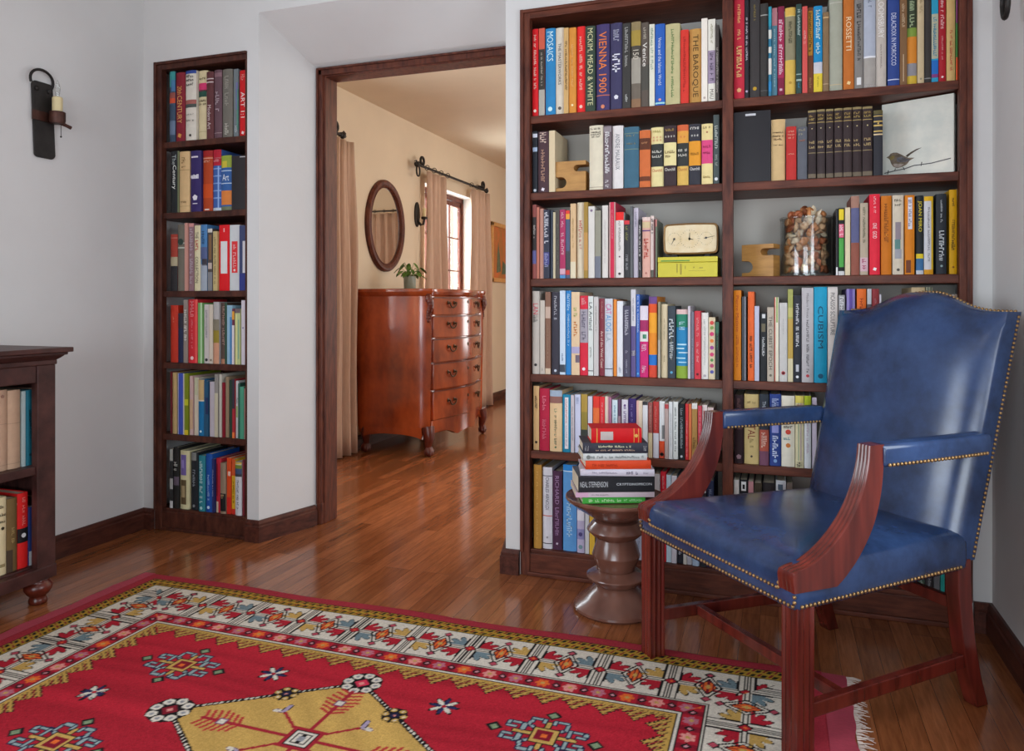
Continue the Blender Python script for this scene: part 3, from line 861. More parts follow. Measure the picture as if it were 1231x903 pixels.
# near candle sconce on the side wall
s0 = atX(50, 144, XL)
ns = thing('candle_sconce', 'hammered dark iron strap sconce with ring hoop and ivory candle on the plaster side wall', 'sconce', (XL, s0[1], s0[2]))
pts = rrect(-.047, .047, -.155, .150, .018, 4)
pts = [(y + (.006 if z < -.1 else 0) + .004 * math.sin(z * 40), z) for y, z in pts]
MB().prism(pts, .002, .010, 'x').build('back_plate', M['iron'], ns, bevel=.003)
MB().tube([(.006 + .02 * math.sin(w / 2), -.012 + .058 * math.cos(w), .150 + .045 * math.sin(w)) for w in [-.35 + 3.85 * q / 16 for q in range(17)]], .0055, 8).build('ring_hoop', M['iron'], ns, smooth=60)
m = MB()
for y in (-.03, .022): m.ball((.012, y, .118), .009, 8, 6)
m.build('rivet', M['iron'], ns, smooth=60)
m = MB().box(.009, .016, -.05, .05, -.008, .03)
m.lathe([(.002, -.014), (.026, -.012), (.03, 0), (.03, .034), (.027, .036), (.002, .036)], 24, (.045, .034, 0))
m.build('candle_cup', M['copper'], ns, smooth=40)
MB().lathe([(.001, .036), (.019, .036), (.0195, .092), (.016, .096), (.001, .096)], 20, (.045, .034, 0)).build('candle', M['candle'], ns, smooth=40)
MB().lathe([(.001, .096), (.006, .096), (.009, .112), (.011, .128), (.008, .148), (.002, .166)], 14, (.045, .034, 0)).build('bulb', M['jar'], ns, smooth=60)
MB().tube([(.05, .04, -.006), (.058, .062, -.014), (.062, .082, -.02)], [.009, .007, .008], 8).build('switch_knob', M['copper'], ns, smooth=60)
m = MB().tube([(.05, .046, -.012), (.05, .046, -.06)], .0013, 5); m.ball((.05, .046, -.063), .004, 8, 5)
m.build('pull_chain', M['iron'], ns)

# ------------------------------------------------------------------ books
_fonts = {}
def text_shape(s):
    """outline mesh of a line of lettering, scaled to the unit square"""
    if s in _fonts: return _fonts[s]
    cu = bpy.data.curves.new('lettering', 'FONT'); cu.body = s; cu.resolution_u = 2
    o = bpy.data.objects.new('lettering', cu); COL.objects.link(o)
    dg = bpy.context.evaluated_depsgraph_get()
    me = bpy.data.meshes.new_from_object(o.evaluated_get(dg))
    vs = [v.co.copy() for v in me.vertices]; fs = [tuple(p.vertices) for p in me.polygons]
    bpy.data.objects.remove(o); bpy.data.curves.remove(cu); bpy.data.meshes.remove(me)
    x0 = min(v.x for v in vs); x1 = max(v.x for v in vs); y0 = min(v.y for v in vs); y1 = max(v.y for v in vs)
    _fonts[s] = ([((v.x - x0) / (x1 - x0), (v.y - y0) / (y1 - y0)) for v in vs], fs)
    return _fonts[s]
def scribble(n, rnd):
    """a worn line of lettering too small to read: n upright strokes with crossbars"""
    vs, fs = [], []
    def q(a, b, c, d):
        o = len(vs); vs.extend([(a, c), (b, c), (b, d), (a, d)]); fs.append((o, o + 1, o + 2, o + 3))
    wd = 1 / n; gap = False
    for k in range(n):
        if not gap and k > 1 and rnd.random() < .16: gap = True; continue
        gap = False
        a = k * wd; top = rnd.choice((1, 1, .72)); 
        q(a, a + wd * .26, 0, top)
        z = rnd.choice((0, .36, .74)); q(a, a + wd * .78, z * top, z * top + .24)
        if rnd.random() < .5: q(a + wd * .55, a + wd * .78, 0, top * rnd.choice((.6, 1)))
    return vs, fs

def T(s, c, a, b, th=.56, o='v'): return ('T', s, c, a, b, th, o)
def G(c, a, b, th=.34, o='v'): return ('G', None, c, a, b, th, o)
def B(a, b, c, x0=0, x1=1): return ('B', None, c, a, b, x0, x1)
def D(c, p, r=.3, k=16): return ('D', None, c, p, p, r, k)

ORD = ('first second third fourth fifth sixth seventh eighth ninth tenth eleventh twelfth thirteenth fourteenth fifteenth sixteenth seventeenth eighteenth nineteenth twentieth '
       'twenty-first twenty-second twenty-third twenty-fourth twenty-fifth twenty-sixth twenty-seventh twenty-eighth twenty-ninth thirtieth thirty-first thirty-second').split()
BK = random.Random(11)

def place2d(shape, f):
    vs, fs = shape
    m = MB(); m.add([f(u, v) for u, v in vs], fs); return m

KG = 1.1
def make_book(name, label, cat, group, loc, rz, w, h, dep, color, els=(), kind='p', ry=0.0):
    root = thing(name, label, cat, loc, rz, group)
    if ry: root.rotation_euler = (0, ry, rz)
    sag = w * .13 if kind == 'h' else (w * .03)
    sag = min(sag, .006)
    t = min(.0026 if kind == 'h' else .0009, w * .16)
    NS = 7 if kind == 'h' else 3
    def sy(x): return sag * (2 * x / w - 1) ** 2
    arc = [(w * i / NS, sy(w * i / NS)) for i in range(NS + 1)]
    mat = M['gloss'] if kind == 'j' or (kind == 'p') else M['cover']
    outline = [(0, dep)] + arc + [(w, dep), (w - t, dep), (w - t, sag + t), (t, sag + t), (t, dep)]
    MB().prism(outline, 0, h).build('cover', mat, root, smooth=40, color=lin(color, KG))
    e = .003 if kind == 'h' else .0012
    MB().box(t * .98, w - t * .98, sag + t, dep - e, e * .6, h - e).build('page_block', M['paper'], root)
    for el in els:
        k, s, c, a, b = el[:5]
        cc = lin(c, KG)
        if k == 'B':
            x0, x1 = el[5] * w, el[6] * w
            xs = [x0 + (x1 - x0) * i / 6 for i in range(7)]
            o = [(x, sy(x) - .0007) for x in xs] + [(x, sy(x) + .0006) for x in reversed(xs)]
            MB().prism(o, h * (1 - b), h * (1 - a)).build('spine_band' if (x1 - x0) > .8 * w else 'spine_panel', mat, root, color=cc)
        elif k == 'D':
            r, n = el[5] * w / 1.0, el[6]
            zc = h * (1 - a)
            MB().prism([(w / 2 + r * math.cos(2 * math.pi * i / n + .4), zc + r * math.sin(2 * math.pi * i / n + .4)) for i in range(n)], -.0016, .0002, 'y').build('emblem', M['ink'], root, color=cc)
        else:
            th, o = el[5], el[6]
            if o == 'h':
                ln, hh = w * th, h * (b - a)
                sh = text_shape(s) if k == 'T' else scribble(max(3, min(9, int(ln / (hh * .75 + 1e-4)))), BK)
                f = lambda u, v: (w / 2 + (u - .5) * ln, -.0013, h * (1 - b) + v * hh)
            else:
                ln, hh = h * (b - a), w * th
                sh = text_shape(s) if k == 'T' else scribble(max(5, min(26, int(ln / (hh * .62 + .0012)))), BK)
                if o == 'v': f = lambda u, v: (w / 2 + (v - .5) * hh, -.0013, h * (1 - a) - u * ln)
                else: f = lambda u, v: (w / 2 - (v - .5) * hh, -.0013, h * (1 - b) + u * ln)
            place2d(sh, f).build('title_lettering', M['ink'], root, color=cc)
    return root

def shelf_row(rows, z, where, group, yfront=YF + .016, maxdep=.225, pyoff=0, frm='from the door,'):
    z = z + .0007
    for i, r in enumerate(rows):
        x0, x1, yt, c, look = r[:5]
        els = r[5] if len(r) > 5 else ()
        kind = r[6] if len(r) > 6 else 'p'
        ys = yfront + BK.uniform(-.005, .008)
        A_ = atY(x0 + .3, yt, ys); B_ = atY(x1 - .3, yt, ys)
        xl, xr = atY(x0 + .22, yt, yfront)[0], atY(x1 - .22, yt, yfront)[0]
        w = xr - xl; h = (A_[2] + B_[2]) / 2 - z
        dep = min(maxdep - (ys - yfront), max(.13, min(.22, h * BK.uniform(.68, .8))))
        cat = 'book'; nm = {'h': 'hardcover_book', 'p': 'paperback_book', 'j': 'paperback_book', 'b': 'ring_binder'}[kind]
        if kind == 'b': cat = 'binder'
        label = f"{look}, {ORD[i]} {frm} {where}"
        make_book(nm, label, cat, group, (xl, ys, z), 0, w, h, dep, c, els, 'p' if kind == 'b' else kind)

W_, K_ = '#e8e4de', '#1c1b1d'
WB = "wide bookcase's "
S = ['top shelf', 'second shelf', 'third shelf', 'fourth shelf', 'fifth shelf', 'bottom shelf']

L1 = [
 (639.5,646.8,34.8,'#d01f26','Red spine',[G('#f0c8b8',.07,.72,.42),D('#f0d0c0',.94,.25)],'h'),
 (647,654.4,34,'#c65a44','Salmon and dark pictured spine',[B(.24,.70,'#3a3530'),B(.70,1,'#a9a49a'),G('#b8b0a0',.28,.66,.3)],'p'),
 (655,667.3,34,'#2f7fb4','Blue spine titled MOSAICS',[T('MOSAICS','#c4e2ec',.04,.38,.62),D('#bfe0ea',.93,.22)],'h'),
 (667.7,677.7,33.3,'#cfc6b6','Pale grey spine, black capitals',[T('THE MASTERWORKS','#4c4038',.18,.66,.36),D('#5a5048',.93,.2)],'h'),
 (677.9,683.9,33.3,'#c9a36a','Narrow tan spine',[G('#6b4c2c',.16,.76,.42)],'p'),
 (684,692.6,33,'#d08a3a','Ochre orange spine',[G('#e3b070',.2,.7,.3),D('#f0d8a8',.91,.16)],'h'),
 (692.8,703,31.7,'#dd2b2c','Bright red spine',[G('#f2b8a8',.12,.74,.36),D('#f0c0b0',.93,.2)],'h'),
 (703.3,715.4,31,'#39473c','Dark green spine, gilt capitals',[T('MCKIM, MEAD & WHITE','#c9c79a',.03,.93,.62)],'h'),
 (715.8,732.7,29,'#443a66','Purple spine with orange VIENNA 1900',[T('VIENNA 1900','#e07a3c',.09,.79,.56),B(.815,.825,'#c06a50'),D('#d08060',.95,.14)],'h'),
 (733.7,748.1,27.4,'#3f3c5c','Slate purple spine, white figure',[G('#a8a8bc',.08,.22,.5),G('#d8d8e4',.36,.64,.66),D('#dcdce4',.86,.2,5)],'h'),
 (748.4,758.3,27.8,'#3a3836','Charcoal spine, thin white line of text',[G('#a8a8a4',.05,.52,.4),G('#c8c8c4',.84,.93,.3)],'p'),
 (758.7,770.5,26,'#6e655a','Sepia pictured spine, gilt top',[B(0,.1,'#8a7a58'),B(.1,.28,'#a08840'),B(.28,.42,'#4b463f'),B(.42,.72,'#9c968a'),B(.9,1,'#8a6a50'),T('150','#c8c0b0',.33,.44,.6)],'h'),
 (770.6,779.5,27,'#5a5048','Brown photographic spine titled Venice',[B(.5,.8,'#4c4a44'),T('Venice','#e6e2da',.24,.52,.6),G('#b0a898',.06,.2,.4)],'p'),
 (780.3,787,29,'#d8d6c6','Narrow white spine, green text',[G('#8aa08c',.05,.58,.5)],'p'),
 (787.3,799.4,28.6,'#2f5db0','Blue spine, pale title',[T('Venice and the Islamic World','#c8cfe0',.17,.75,.34),B(.96,.98,'#9fd0d0'),D('#d09090',.93,.14)],'h'),
 (800,817.6,28.3,'#b9b184','Broad sage tan spine',[G('#6c8a55',.07,.92,.2)],'h'),
 (818,828,35.6,'#cf3a30','Shorter red spine',[G('#a82a24',.1,.85,.3)],'h'),
 (828.3,842.8,34.5,'#b98c4c','Ochre spine titled THE BAROQUE',[T('THE BAROQUE','#4c3820',.08,.92,.54)],'h'),
 (843,850.6,22,'#e4dcd0','Tall plain white spine',[D('#b8a8a0',.95,.2)],'p'),
 (850.8,860,23,'#dcd8cc','Tall white spine, lavender block',[B(.38,.78,'#9a8aa0'),G('#55485c',.41,.75,.5),G('#a8a288',.06,.3,.3),T('MAU','#686058',.85,.97,.5)],'p'),
 (860.2,864.6,30,'#46403c','Dark narrow spine against the centre post',[G('#b8b0a8',.3,.9,.5)],'p'),
]
shelf_row(L1, SHZ[0], WB + 'top shelf', 'books on the top doorway-side shelf')
L2 = [
 (640.2,646,158,'#20242c','Black and blue-white spine',[B(.04,.1,'#c8ccd8'),B(.26,.33,'#a0b4cc'),D('#c0c8d0',.96,.3)],'p'),
 (646.3,659.3,158,'#4a343a','Plum spine, gilt lines, white square',[G('#d8c0b0',.02,.2,.6),G('#b8907a',.3,.84,.36),D('#e0d8e0',.95,.18,4)],'h'),
 (659.5,667,157,'#d2bf9c','Narrow cream spine before the wooden block',[],'p'),
 (708,725,150.7,'#d6cdb6','Broad ivory spine after the block',[G('#4a4238',.04,.065,.8,'h'),G('#3a342c',.095,.12,.7,'h'),G('#4a4238',.13,.155,.74,'h'),G('#4a4238',.165,.19,.6,'h'),B(.955,.965,'#a89a84')],'h'),
 (725.2,735.3,151,'#6a5c62','Mauve grey spine, white title',[B(.02,.1,'#8c8286'),G('#e8e4e6',.1,.76,.55),G('#d8d4d6',.86,.98,.5)],'h'),
 (735.7,748.8,151,'#d9d4d2','White spine, grey capitals',[T('ANDRE MALRAUX','#77787c',.13,.7,.4)],'h'),
 (749.6,767.8,152.4,'#3f6478','Teal cloth spine, faint gilt',[B(.1,.11,'#7a8a74'),B(.36,.37,'#7a8a74'),G('#8c8a70',.13,.16,.7,'h'),G('#8c8a70',.26,.29,.6,'h')],'h'),
 (768.4,781.7,156.5,'#c86a3a','Orange spine, two dark bands',[B(.14,.34,'#5c3424'),B(.81,.89,'#6a3a26'),G('#c08a60',.2,.24,.6,'h')],'h'),
 (782,797.5,153,'#dccf96','Cream spine, black middle, six stars',[B(.28,.66,'#343634'),G('#a89a50',.05,.09,.7,'h'),T('* * *','#c05a50',.15,.19,.7,'h'),T('* * *','#c05a50',.2,.24,.7,'h'),G('#d8d4c8',.39,.43,.8,'h'),G('#d8d4c8',.47,.51,.8,'h'),T('Churchill','#c07050',.7,.75,.8,'h')],'h'),
 (797.8,813.1,151,'#3a2c30','Dark spine, cream middle, four stars',[B(.28,.66,'#dccf96'),T('* * * *','#e8e0d0',.16,.2,.8,'h'),G('#a88a50',.05,.09,.7,'h'),G('#8c7a50',.41,.46,.8,'h'),G('#8c7a50',.48,.53,.7,'h'),T('Churchill','#d8d4c8',.7,.75,.8,'h')],'h'),
 (813.5,827.4,150,'#d89a44','Orange and gold spine, two stars',[B(.0,.1,'#c8603a'),B(.3,.68,'#343634'),T('* *','#c05a40',.18,.22,.5,'h'),B(.68,1,'#d2ab58'),G('#d8d4c8',.4,.44,.8,'h'),G('#d8d4c8',.48,.52,.8,'h'),T('Churchill','#b06a40',.71,.76,.8,'h')],'h'),
 (827.7,842.5,149,'#34343c','Dark spine, orange middle, three stars',[B(.28,.68,'#d8922e'),T('* * *','#e8e4dc',.17,.21,.6,'h'),G('#d8d4cc',.05,.09,.75,'h'),G('#9c6a20',.47,.51,.7,'h'),T('Churchill','#e0dcd8',.71,.76,.8,'h')],'h'),
 (843.3,857,148.7,'#dcca90','Cream spine with pink middle, one star',[B(.27,.66,'#d0487a'),D('#a86a50',.14,.08),G('#8c7a50',.04,.08,.7,'h'),G('#a8305a',.36,.40,.7,'h'),G('#a8305a',.46,.5,.7,'h'),G('#a08a50',.86,.9,.7,'h')],'h'),
 (857.3,864.6,138,'#465050','Grey green spine against the centre post',[G('#c8d0c8',.16,.5,.5),G('#a8b0a8',.58,.75,.4),D('#d8dce0',.93,.3)],'p'),
]
shelf_row(L2, SHZ[1], WB + 'second shelf', 'books on the second doorway-side shelf')
L3 = [
 (640.2,645,246,'#8c4a44','Rust and black spine',[B(.17,.62,'#2c2524'),B(.62,.8,'#5a5a8c'),G('#c8c0b8',.28,.48,.5)],'p'),
 (645.2,648.6,249,'#b06a58','Thin salmon spine',[],'p'),
 (648.8,653.4,251,'#b88878','Dusty pink spine',[],'p'),
 (653.7,661,252,'#2e3040','Navy spine, white capitals',[G('#d4d4dc',.04,.5,.7),B(.62,.8,'#42427a'),G('#9a9cc0',.64,.84,.6)],'p'),
 (661.2,664.3,253,'#3c4450','Thin dark slate spine',[],'p'),
 (664.5,667.7,255,'#c8bc9c','Thin cream spine',[],'p'),
 (667.9,672.9,253,'#4c4640','Dark grey spine',[G('#6c6a60',.2,.8,.5)],'p'),
 (673.2,680.2,252,'#a42c58','Magenta spine, white title',[G('#e0a8b8',.04,.3,.5),G('#dcb0bc',.34,.66,.5),B(.86,.94,'#c8a0b0'),B(.95,1,'#4a86b8')],'p'),
 (680.4,685.4,253,'#4a5670','Blue grey spine, orange top',[B(0,.05,'#d83c30'),B(.05,.13,'#e09838'),B(.6,.88,'#3c4044'),B(.88,.95,'#c03c34')],'p'),
 (685.6,692.4,244.8,'#cfae84','Tall tan cream spine',[G('#b89868',.2,.6,.3),B(.78,1,'#d4c8ac')],'p'),
 (692.8,701.6,243.5,'#d0c4ac','Tall cream spine, red lettering',[G('#c05a54',.24,.38,.5),G('#b86058',.38,.62,.3)],'h'),
 (701.8,707,243,'#9c7c34','Olive gold narrow spine',[B(.4,.9,'#b88a48')],'p'),
 (707.3,715.1,248,'#cfcbc4','White grey spine',[D('#7a6a80',.06,.2)],'p'),
 (715.3,722.6,253,'#8e8c7c','Grey spine, slate lower half',[B(.68,1,'#6c707c')],'p'),
 (723.7,730.9,247,'#cfcac4','Off-white spine before the pink one',[G('#b0a8a8',.2,.8,.2)],'p'),
 (731.9,739.7,243,'#c8304c','Tall pink red spine, pale edges',[B(0,1,'#c8a8a4',0,.18),B(0,1,'#b89890',.82,1),G('#e08a9a',.1,.5,.2)],'h'),
 (740,750,255,'#d8d2ce','White spine with red top',[B(0,.125,'#e02c2a'),G('#84807c',.14,.6,.24),D('#5a3a50',.68,.1),D('#484444',.94,.16)],'h'),
 (750.2,757,265,'#2c2a2c','Black spine with red top',[B(0,.07,'#c8303a'),G('#8c8a50',.1,.36,.5),G('#9a9a9c',.6,.9,.4)],'p'),
 (757.3,760.8,248,'#585a5c','Thin dark grey spine',[],'p'),
 (761,767,250,'#bcb4c2','Pale lavender spine',[G('#8c869a',.06,.3,.4)],'p'),
 (767.3,771.3,263.7,'#242224','Black spine, dotted white title',[G('#e4e0dc',.1,.64,.44),G('#b8b4b4',.74,.88,.4)],'p'),
 (771.7,781.7,261,'#d2a394','Pink cream spine, violet band',[B(0,.06,'#d8c0b8'),B(.08,.18,'#cdb890'),B(.215,.235,'#5a3a78'),G('#b8483c',.36,.7,.56),D('#a86a60',.93,.12)],'h'),
 (782,786,259.4,'#d8c4bc','Thin blush spine, black text',[G('#4c4240',.05,.3,.7),B(.88,1,'#5c5a50')],'p'),
 (786.2,788,263.7,'#5c2628','Thin dark red spine',[],'p'),
 (788.1,790.1,264,'#6c7460','Grey green spine, pink top',[B(0,.12,'#b8746c')],'p'),
]
shelf_row(L3, SHZ[2], WB + 'third shelf', 'books on the third doorway-side shelf')
L4 = [
 (640,648.7,350,'#b4ada4','Grey spine, red lettering',[T('LAN','#b83a4c',.15,.28,.7),G('#5a5854',.29,.38,.6),D('#2c2c2c',.89,.2)],'h'),
 (649,654.9,361,'#bdb4a8','Short warm grey spine',[G('#8c8478',.92,.97,.4)],'p'),
 (655.1,661.8,351,'#7d5a48','Brown spine, pale label',[B(.18,.32,'#b8a090'),B(.93,1,'#c8b49c'),G('#9c8068',.4,.85,.2)],'p'),
 (662.5,672.5,351,'#3a3842','Charcoal spine, small grey title',[G('#b4b4bc',.05,.34,.34),D('#b8c0cc',.955,.16)],'h'),
 (672.8,679.7,349.4,'#c0d0e0','Pale blue spine, dark wedge',[G('#4a6a90',.75,.84,.3),B(.88,.97,'#3c4450')],'p'),
 (679.8,686.3,349.4,'#2478b8','Bright blue spine, white text',[G('#b4d4e8',.04,.24,.5),G('#b4d4e8',.28,.66,.36)],'p'),
 (686.5,696.7,351,'#d8bc98','Peach spine with small pictures',[G('#98a858',.19,.3,.4),G('#c8742c',.36,.54,.4),B(.66,.74,'#a8a0c0'),B(.76,.85,'#6a5a68',.5,1)],'p'),
 (696.9,706.8,355.5,'#cf2c40','Red spine, grey middle',[B(.17,.59,'#a09aa4'),G('#6c6878',.2,.56,.5),G('#e8a0a4',.03,.14,.6),D('#f0d8dc',.92,.2)],'h'),
 (707,713.4,356,'#cfd4d0','White spine titled LA Artland',[T('LA Artland','#343a3c',.08,.43,.6),G('#9c9c98',.64,.78,.36),B(.935,.945,'#3a3a3c')],'p'),
 (713.7,719.6,357,'#c2bdbb','Pale grey plain spine',[G('#9c9890',.12,.44,.3)],'p'),
 (719.8,726.6,359,'#7c2a38','Maroon spine, cream script',[G('#c89088',.04,.28,.24),T('Art of the West Coast','#e0c4b8',.42,.9,.5)],'p'),
 (726.9,736.6,359,'#c4c8d0','Grey spine titled CATALOG L.A.',[T('CAT','#c85090',.07,.2,.7),T('ALOG','#4a90c0',.21,.42,.7),T('L.A.','#8c98a4',.45,.56,.6),B(.9,.91,'#30303c')],'h'),
 (736.9,741.1,360,'#d8802c','Thin orange spine',[],'p'),
 (741.3,748.7,362,'#d8dadf','White spine with faint text',[G('#a0a8b8',.88,.95,.4)],'p'),
 (749,757.8,367.7,'#4c4a5c','Slate purple spine',[G('#c0c0cc',.06,.42,.5),G('#a8a8b8',.63,.68,.4),G('#a8a8b8',.76,.95,.2)],'h'),
 (758.1,764.1,348,'#c8c6cc','White spine, violet lower half',[B(.42,1,'#584c80'),B(.7,.76,'#d8d4dc'),G('#8c8a98',.1,.36,.3)],'p'),
 (764.4,769,354,'#2c5cae','Narrow blue spine',[G('#c0d0ec',.02,.48,.4),D('#60a8d0',.96,.3)],'p'),
 (769.2,779.2,367.7,'#c82c70','Magenta spine, white top',[B(0,.2,'#d8d0dc'),B(.2,.34,'#a03060'),B(.36,.5,'#d8d8d4'),B(.4,.46,'#3a8060',.35,.8),G('#ecc0d4',.54,.64,.6),G('#e8c8d8',.84,.94,.5)],'h'),
 (779.5,789.6,356.6,'#e08a2c','Orange spine, violet top, blue band',[B(0,.09,'#6c4a84'),B(.09,.2,'#d8542c'),B(.2,.45,'#e8a030'),B(.72,.85,'#2a70c0'),B(.85,1,'#d04a34')],'h'),
 (790.9,794.3,363,'#8c8468','Thin olive grey spine',[B(.5,1,'#a8a090')],'p'),
 (794.5,802.5,365.6,'#cdbd9c','Plain cream spine',[G('#a8987c',.2,.5,.2),G('#988868',.7,.8,.2)],'h'),
 (802.7,812,368,'#3c444c','Dark slate spine, white script',[G('#d4dce0',.18,.46,.62),G('#c8d0d4',.5,.74,.5),G('#9a9468',.2,.78,.12),D('#5aa0c0',.92,.18)],'h'),
 (812.5,826.6,372,'#2a80b0','Blue wave-patterned spine',[B(0,.07,'#d8b8b4'),B(.07,.26,'#2c7c64'),B(.82,1,'#86a23c'),G('#b8dce8',.18,.3,.5),B(.5,.52,'#b8dcf0',.1,.9),B(.56,.575,'#d0e8f0',.0,.7),B(.62,.635,'#c8e0f0',.2,1),B(.7,.715,'#c0e0ec',.0,.8),B(.76,.775,'#b0d8e8',.2,.9)],'h'),
 (826.9,830.3,368,'#c0b8c0','Thin lilac white spine',[],'p'),
 (830.6,834.5,374.6,'#6c6a78','Thin grey spine',[G('#a0a0b0',.4,.9,.4)],'p'),
 (834.7,842.6,374,'#c83c48','Coral red spine',[G('#e09898',.1,.38,.4),G('#e0a0a0',.46,.76,.36),D('#5a1c24',.93,.2)],'h'),
 (842.9,851.4,376,'#d8d6d0','White spine, faint grey text',[G('#b8b8b4',.1,.8,.3),D('#a8a0a4',.95,.2)],'h'),
 (851.6,859.9,381.5,'#cfc0a0','Floral multicoloured spine',[D('#c84a44',.09,.34,6),D('#7c9a50',.17,.3,6),D('#c83c6c',.27,.36,6),D('#d87838',.38,.3,7),D('#9a4a8c',.49,.34,6),D('#c84470',.6,.36,5),D('#5a8a4c',.69,.26,6),D('#b0486c',.78,.34,6),D('#5a5aa0',.88,.3,6)],'h'),
 (860.1,864.6,387,'#1e2422','Narrow black and green spine',[B(.0,.2,'#2c6048'),G('#5aa070',.15,.5,.3)],'p'),
]
shelf_row(L4, SHZ[3], WB + 'fourth shelf', 'books on the fourth doorway-side shelf')
L5 = [
 (640.5,647.5,464,'#c9a472','Tan spine, black characters',[G('#3a2c20',.16,.36,.4),D('#2c2018',.88,.22)],'p'),
 (648.2,660.1,467,'#a8203c','Crimson spine',[G('#d07080',.12,.36,.4),G('#cc6878',.5,.82,.4)],'h'),
 (660.6,675.5,469.4,'#d6b78c','Peach spine, pictured top',[B(0,.1,'#98a8b8'),B(.1,.21,'#8a6058'),G('#8c9070',.3,.9,.24),G('#a88c68',.4,.9,.1),D('#5a7050',.93,.08)],'h'),
 (676,686,474.4,'#1f7c9c','Teal spine, white label strip',[B(.05,.94,'#d8d4d8',.3,.74),G('#c86a58',.08,.5,.2),G('#a898a8',.54,.9,.2)],'h'),
 (686.2,690.4,475,'#c0b8bc','Thin white grey spine',[G('#7c7c80',.2,.8,.3)],'p'),
 (690.6,697.8,474.4,'#c2c6dc','Pale lavender spine',[G('#8c98b8',.05,.2,.4)],'p'),
 (698.3,706.2,474,'#8c7a34','Olive gold spine, dark foot',[B(0,.3,'#a88a3c'),B(.6,1,'#343a34')],'p'),
 (706.8,712.4,476.6,'#c8c4d0','White lilac spine over the pile',[],'p'),
 (712.7,720.7,476.6,'#d83a30','Red orange spine behind the red volume',[B(.2,.5,'#e0703c')],'h'),
 (720.9,727,477,'#d82c34','Red spine next to the orange',[G('#eca0a0',.1,.5,.3)],'p'),
 (727.3,732,476.6,'#d8c8b4','Cream and pink narrow spine',[B(0,1,'#d0a0a4',.7,1)],'p'),
 (732.2,735.3,477.7,'#a86a88','Thin mauve spine',[],'p'),
 (735.5,742.4,480.8,'#ccdbe2','Icy white spine',[G('#6898b0',.1,.6,.36)],'p'),
 (742.7,746.4,480,'#5c3c58','Thin plum spine',[B(.3,1,'#a08490')],'p'),
 (746.9,754.9,480.5,'#d4cfd8','White spine, violet text',[G('#6a4a84',.1,.6,.4),D('#5a3a70',.1,.16)],'p'),
 (755.2,764.6,479.4,'#3c2c66','Indigo spine',[G('#8c80b4',.1,.6,.24)],'h'),
 (764.8,772.4,481.7,'#d8c4ac','Cream and blush spine',[B(0,1,'#d8a8a0',0,.35)],'p'),
 (772.7,778.9,483,'#d8d6d8','White spine, black cap',[B(0,.06,'#2c2c30')],'p'),
 (779.1,784.4,484,'#94504a','Red brown spine, cream foot',[B(.55,1,'#d2bf98'),G('#c8a090',.06,.5,.3)],'p'),
 (784.6,791.9,483,'#b83c38','Brick red spine, white foot',[B(.56,1,'#d4d2da'),G('#d88c80',.08,.5,.3)],'h'),
 (792.1,798.8,482.5,'#d8d8d8','White spine, flame foot with roundel',[B(.42,.66,'#7c7c7c',.5,1),B(.7,.86,'#d8502c'),B(.86,1,'#c84c34'),D('#1c1c1c',.93,.36),D('#e8d8a0',.93,.2)],'h'),
 (799,803.8,484.8,'#b09a94','Taupe spine, red top',[B(.02,.1,'#b03c40')],'p'),
 (804,808.6,483,'#cfd0d0','Thin off-white spine',[G('#a8a8a8',.2,.8,.3)],'p'),
 (808.8,815,483,'#d4d6d2','Off-white spine, grey letters',[G('#6c7070',.1,.9,.36)],'p'),
 (815.4,823.2,485.6,'#1e2224','Black spine, silver text',[G('#98a0a4',.08,.8,.4),D('#c0c4c8',.94,.2)],'h'),
 (823.4,827.5,485.6,'#c8282c','Thin bright red spine',[G('#e8a0a0',.3,.95,.3)],'p'),
 (827.7,831.4,485.6,'#cf6c3c','Thin orange spine',[],'p'),
 (831.6,838.4,484.8,'#a98048','Golden tan spine',[B(0,.1,'#d8d4cc'),G('#6c4c24',.6,.8,.6)],'h'),
 (838.8,843.8,488,'#bc3a48','Rose red spine',[G('#e4b0b0',.1,.8,.3)],'p'),
 (844,850,487,'#d4c8c4','White spine, red lettering',[G('#c04440',.1,.7,.6)],'p'),
 (850.3,857.8,490,'#cdb9b4','Blush white spine behind the armrest',[G('#a07070',.1,.7,.3)],'p'),
]
shelf_row(L5, SHZ[4], WB + 'fifth shelf', 'books on the fifth doorway-side shelf')
